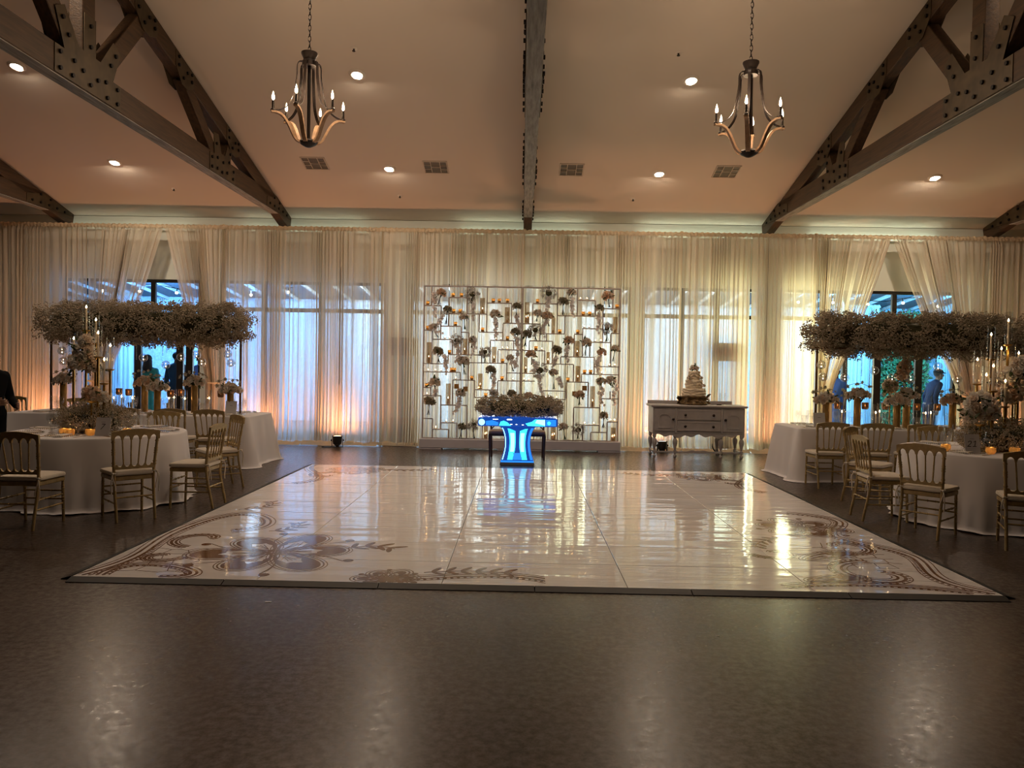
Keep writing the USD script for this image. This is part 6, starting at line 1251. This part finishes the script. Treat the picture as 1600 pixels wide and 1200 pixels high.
def person(label, loc, rotz, H, skin, hair, top, bottom, hair_kind='short', dress=False, arms=None, lean=0.0, cap=None, collar=None, female=False, group=None):
    """Faces -y in its own frame. arms: per side ((elbow), (wrist), hand direction)."""
    t = thing('person', label, 'person', loc, rotz, group); k = H / 1.75; sw = .185 if not female else .165; hw_ = .10
    lz = lambda p: V3(p[0], p[1] - lean * max(p[2] - .95, 0), p[2]) * k           # lean forward above the hips
    hip, kn, an = .93, .50, .085
    sh = [lz((s * sw, 0, 1.42)) for s in (-1, 1)]; neck = lz((0, .01, 1.50)); head = lz((0, -.015, 1.635))
    arms = arms or (((-.24, .03, 1.14), (-.25, -.05, .88), (0, -.1, -1)), ((.24, .03, 1.14), (.25, -.05, .88), (0, -.1, -1)))
    B = []
    B += [Manifold.batch_hull([sph(lz((0, .0, 1.38)), np.array((.14, .085, .09)) * k), sph(lz((0, 0, 1.12)), np.array((.125, .09, .1)) * k)]), Manifold.batch_hull([sph(lz((0, 0, 1.12)), np.array((.130, .10, .1)) * k), sph(lz((0, .01, .95)), np.array((.155, .11, .10)) * k)])]
    B += chain([(neck - (0, 0, .06 * k), .062 * k), (head - (0, -.01, .05 * k), .055 * k)])
    B += [sph(head + V3(0, .012, .028) * k, np.array((.076, .095, .098)) * k), Manifold.batch_hull([sph(head + V3(0, -.02, -.01) * k, np.array((.066, .072, .07)) * k), sph(head + V3(0, -.048, -.078) * k, np.array((.034, .030, .026)) * k)]),
          Manifold.batch_hull([sph(head + V3(0, -.088, .028) * k, .010 * k), sph(head + V3(0, -.110, -.012) * k, .014 * k)])] + [sph(head + V3(s * .078, .012, .004) * k, np.array((.010, .022, .032)) * k) for s in (-1, 1)]
    SL_, LG = [], []
    for i, s in enumerate((-1, 1)):
        e, w, hd = (lz(arms[i][0]), lz(arms[i][1]), V3(*arms[i][2])); B += chain([(sh[i], .055 * k), (e, .042 * k), (w, .028 * k)]); hd = hd / np.linalg.norm(hd)
        pf = np.cross(hd, V3(0, 1, 0)) * s; pf = V3(-s, 0, 0) - hd * (hd @ V3(-s, 0, 0)); B += hand(w, hd, pf, .55, s)
        SL_ += chain([(sh[i], .070 * k), (e, .056 * k), (w - (w - e) * .06, .042 * k)])
        h0, kk, aa, toe = V3(s * hw_, 0, hip) * k, V3(s * .105, -.01, kn) * k, V3(s * .11, .02, an) * k, V3(s * .12, -.13, .035) * k
        B += chain([(h0, .082 * k), (kk, .056 * k), (aa, .042 * k)]) + chain([(aa - (0, 0, .03 * k), .042 * k), (toe + (0, 0, .012), .034 * k)])
        LG += chain([(h0, .098 * k), (kk, .076 * k), (aa + (0, 0, .01), .068 * k)])
        sh_ = Manifold.batch_hull([sph(aa + V3(0, .035, -.035) * k, np.array((.042, .05, .045)) * k), sph(toe + V3(0, -.01, .005), np.array((.048, .055, .038)) * k)]); obj('shoe', fuse([sh_.trim_by_plane((0, 0, 1), .002)], .02, 4), M['shoe'], t, 50)
    obj('body', fuse(B, .016, 6), M[skin], t, True)
    T = [Manifold.batch_hull([sph(lz((-sw * .8, 0, 1.40)), .085 * k), sph(lz((sw * .8, 0, 1.40)), .085 * k), sph(lz((0, .0, 1.46)), .085 * k), sph(lz((0, 0, 1.12)), np.array((.155, .122, .1)) * k)]), Manifold.batch_hull([sph(lz((0, 0, 1.12)), np.array((.152, .12, .1)) * k), sph(lz((0, .0, .90)), np.array((.182, .135, .10)) * k)])]
    obj('jacket' if not dress else 'bodice', fuse(T + (SL_ if not (dress and female) else chain([(sh[0], .068 * k), (lz(arms[0][0]) * .5 + sh[0] * .5, .055 * k)]) + chain([(sh[1], .068 * k), (lz(arms[1][0]) * .5 + sh[1] * .5, .055 * k)])), .020, 8), M[top], t, True)
    if dress:
        th, zz_ = np.meshgrid(np.linspace(0, 2 * PI, 49), np.linspace(1.0, .06, 14), indexing='ij'); r = .165 + .17 * ((1.0 - zz_) / .94) ** 1.2 + .02 * np.sin(th * 9) * (1 - zz_)
        obj('skirt', grid_mesh(np.stack([r * np.cos(th), r * .85 * np.sin(th), zz_], -1) * k), M[bottom], t, True)
    else: obj('trousers', fuse(LG + [Manifold.batch_hull([sph(V3(-.06, 0, .95) * k, .105 * k), sph(V3(.06, 0, .95) * k, .105 * k)])], .024, 8), M[bottom], t, True)
    if collar: obj('collar', fuse(chain([(neck + V3(-.04, -.05, -.055) * k, .022 * k), (neck + V3(0, .055, -.02) * k, .026 * k), (neck + V3(.04, -.05, -.055) * k, .022 * k)]), .012, 4), M[collar], t, True)
    c = head + V3(0, .022, .045) * k
    hs = [sph(c, np.array((.088, .100, .092)) * k)]
    if hair_kind == 'long': hs += [Manifold.batch_hull([sph(c + V3(0, .03, -.02) * k, np.array((.095, .09, .09)) * k), sph(c + V3(0, .075, -.20) * k, np.array((.105, .055, .08)) * k)]), sph(c + V3(0, .05, .02) * k, np.array((.10, .10, .10)) * k)]
    hm = fuse(hs, .014, 4); v = hm.vertices; front = (v[:, 1] < head[1] - .035 * k) & (v[:, 2] < head[2] + .075 * k)
    keep = ~front[hm.faces].all(1) & ~((v[:, 2] < head[2] - .05 * k)[hm.faces].all(1) if hair_kind == 'short' else np.zeros(len(hm.faces), bool)); hm.update_faces(keep); obj('hair', hm, M[hair], t, True)
    if cap: obj('cap', fuse([sph(c + V3(0, -.005, .035) * k, np.array((.096, .112, .075)) * k), Manifold.batch_hull([sph(c + V3(s * .05, -.10, .02) * k, .010 * k) for s in (-1, 1)] + [sph(c + V3(s * .035, -.165, .008) * k, .008 * k) for s in (-1, 1)])], .014, 4), M[cap], t, True)
    for s in (-1, 1):
        e = obj('eye', ball(head + V3(s * .030, -.079, .026) * k, (.0125 * k, .009 * k, .0085 * k), 1), M['eye_white'], t); obj('iris', ball(head + V3(s * .030, -.0865, .026) * k, .0052 * k, 1), M['eye_dark'], e)
        obj('eyebrow', tube([head + V3(s * .016, -.088, .046) * k, head + V3(s * .032, -.086, .052) * k, head + V3(s * .048, -.076, .046) * k], .0045 * k, 5), M[hair], t)
    obj('mouth', tube([head + V3(-.022, -.078, -.047) * k, head + V3(0, -.089, -.045) * k, head + V3(.022, -.078, -.047) * k], (.004 * k, .0075 * k, .004 * k), 6), M['lip'], t)
    return t
at = lambda px, d: (W(px, 600, d)[0], d, 0)
person('person in black standing at the edge of the picture, one forearm raised', at(-13, 9.6), PI / 2 - .25, 1.66, 'skin_brown', 'hair_dark', 'cloth_black', 'cloth_black', arms=(((-.25, -.02, 1.13), (-.19, -.24, 1.07), (.3, -1, .1)), ((.26, -.02, 1.12), (.17, -.22, 1.02), (-.5, -1, .1))), collar='cloth_black')
GP = 'guests on the patio beyond the windows'
person('person with long dark hair in a teal dress on the patio, seen from behind', at(231, 16.7), PI + .3, 1.66, 'skin_tan', 'hair_dark', 'cloth_teal', 'cloth_teal', 'long', True, female=True, group=GP)
person('person in a dark slate suit on the patio between the window posts', at(276, 17.3), PI - .2, 1.76, 'skin_brown', 'hair_dark', 'cloth_slate', 'cloth_slate', group=GP)
person('person in a bright blue shirt on the patio past the double window post', at(313, 17.0), .5, 1.72, 'skin_brown', 'hair_dark', 'cloth_blue', 'cloth_navy', group=GP)
person('person in royal blue on the patio beside the brown post', at(1306, 17.3), -.9, 1.66, 'skin_brown', 'hair_dark', 'cloth_blue', 'cloth_blue', dress=True, female=True, group=GP)
person('person in a navy jacket and cap leaning forward on the patio', at(1452, 17.1), PI / 2, 1.66, 'skin_tan', 'hair_gray', 'cloth_navy', 'cloth_navy', lean=.30, cap='cloth_slate', group=GP)

# ---------------------------------------------------------------- the patio's own drapes, greenery, post and string lights
for i, (a, b, l) in enumerate(((1322, 1372, 'pale patio drape behind the person in royal blue'), (1462, 1500, 'pale patio drape behind the person in the cap'), (176, 212, 'pale patio drape behind the waiter-side post'), (318, 345, 'pale patio drape past the person in the blue shirt'))):
    x0, x1 = W(a, 600, 19.6)[0], W(b, 600, 19.6)[0]; drape(l, [(0, x0), (3.3, x0)], [(0, x1), (3.3, x1)], top=3.3, y0=19.6, mat='patio_sheer', puddle=False, group='pale drapes on the patio', seed=70 + i)
t = thing('ivy_wall', 'leafy green hedge on the patio wall behind the window', 'hedge', (10.15, 20.75, 0)); rng = np.random.default_rng(90); n = 2600
P = np.stack([rng.uniform(-.75, .75, n), rng.normal(0, .07, n), rng.uniform(.05, 3.2, n)], 1); N_ = np.stack([rng.normal(0, .5, n), np.full(n, -1.0), rng.normal(.2, .5, n)], 1)
Rr = look_rots(N_, rng); obj('leaves', scatter(LEAF, P, rng, .09, .16, Rr), pm('ivy', (.07, .19, .06), .6), t, True, None, 'stuff'); obj('stems', cat([tube(smooth_path([(x, .06, 0), (x + .1, .05, 1.5), (x - .05, .06, 3.1)], 10), .015, 5) for x in np.linspace(-.6, .6, 6)]), M['stem'], t)
t = thing('patio_post', 'brown wooden post on the patio beside the person in royal blue', 'post', (W(1318, 600, 18.2)[0], 18.2, 0)); obj('shaft', bx(-.06, .06, -.06, .06, .121, 3.46, .008), pm('post_wood', (.20, .11, .05), .6, var=.3, scale=6, stretch=(5, 5, .6)), t, False); obj('base', bx(-.09, .09, -.09, .09, 0, .12, .01), pm('post_wood', (.2, .11, .05)), t, False)
for i, (x0, x1, l) in enumerate(((-10.5, -5.5, 'string of warm bulbs under the patio roof, waiter side'), (6.2, 10.8, 'string of warm bulbs under the patio roof, cake side'))):
    t = thing('string_light', l, 'string lights', (0, 0, 0), 0, 'strings of bulbs on the patio'); xs = np.linspace(x0, x1, 40); zs_ = 3.38 - .10 * np.sin(np.linspace(0, 3 * PI, 40)) ** 2; p = np.stack([xs, np.full(40, 18.4), zs_], 1)
    obj('wire', tube(p, .008, 5), M['bolt'], t)
    for q in p[3::7]:
        s = obj('socket', lathe([(0, -.07), (.016, -.07), (.016, .0), (0, 0)], 8, tuple(q)), M['bolt'], t); obj('bulb', ball(q - (0, 0, .105), .035, 1), em('string_bulb', (1, .75, .45), 18.0), s)
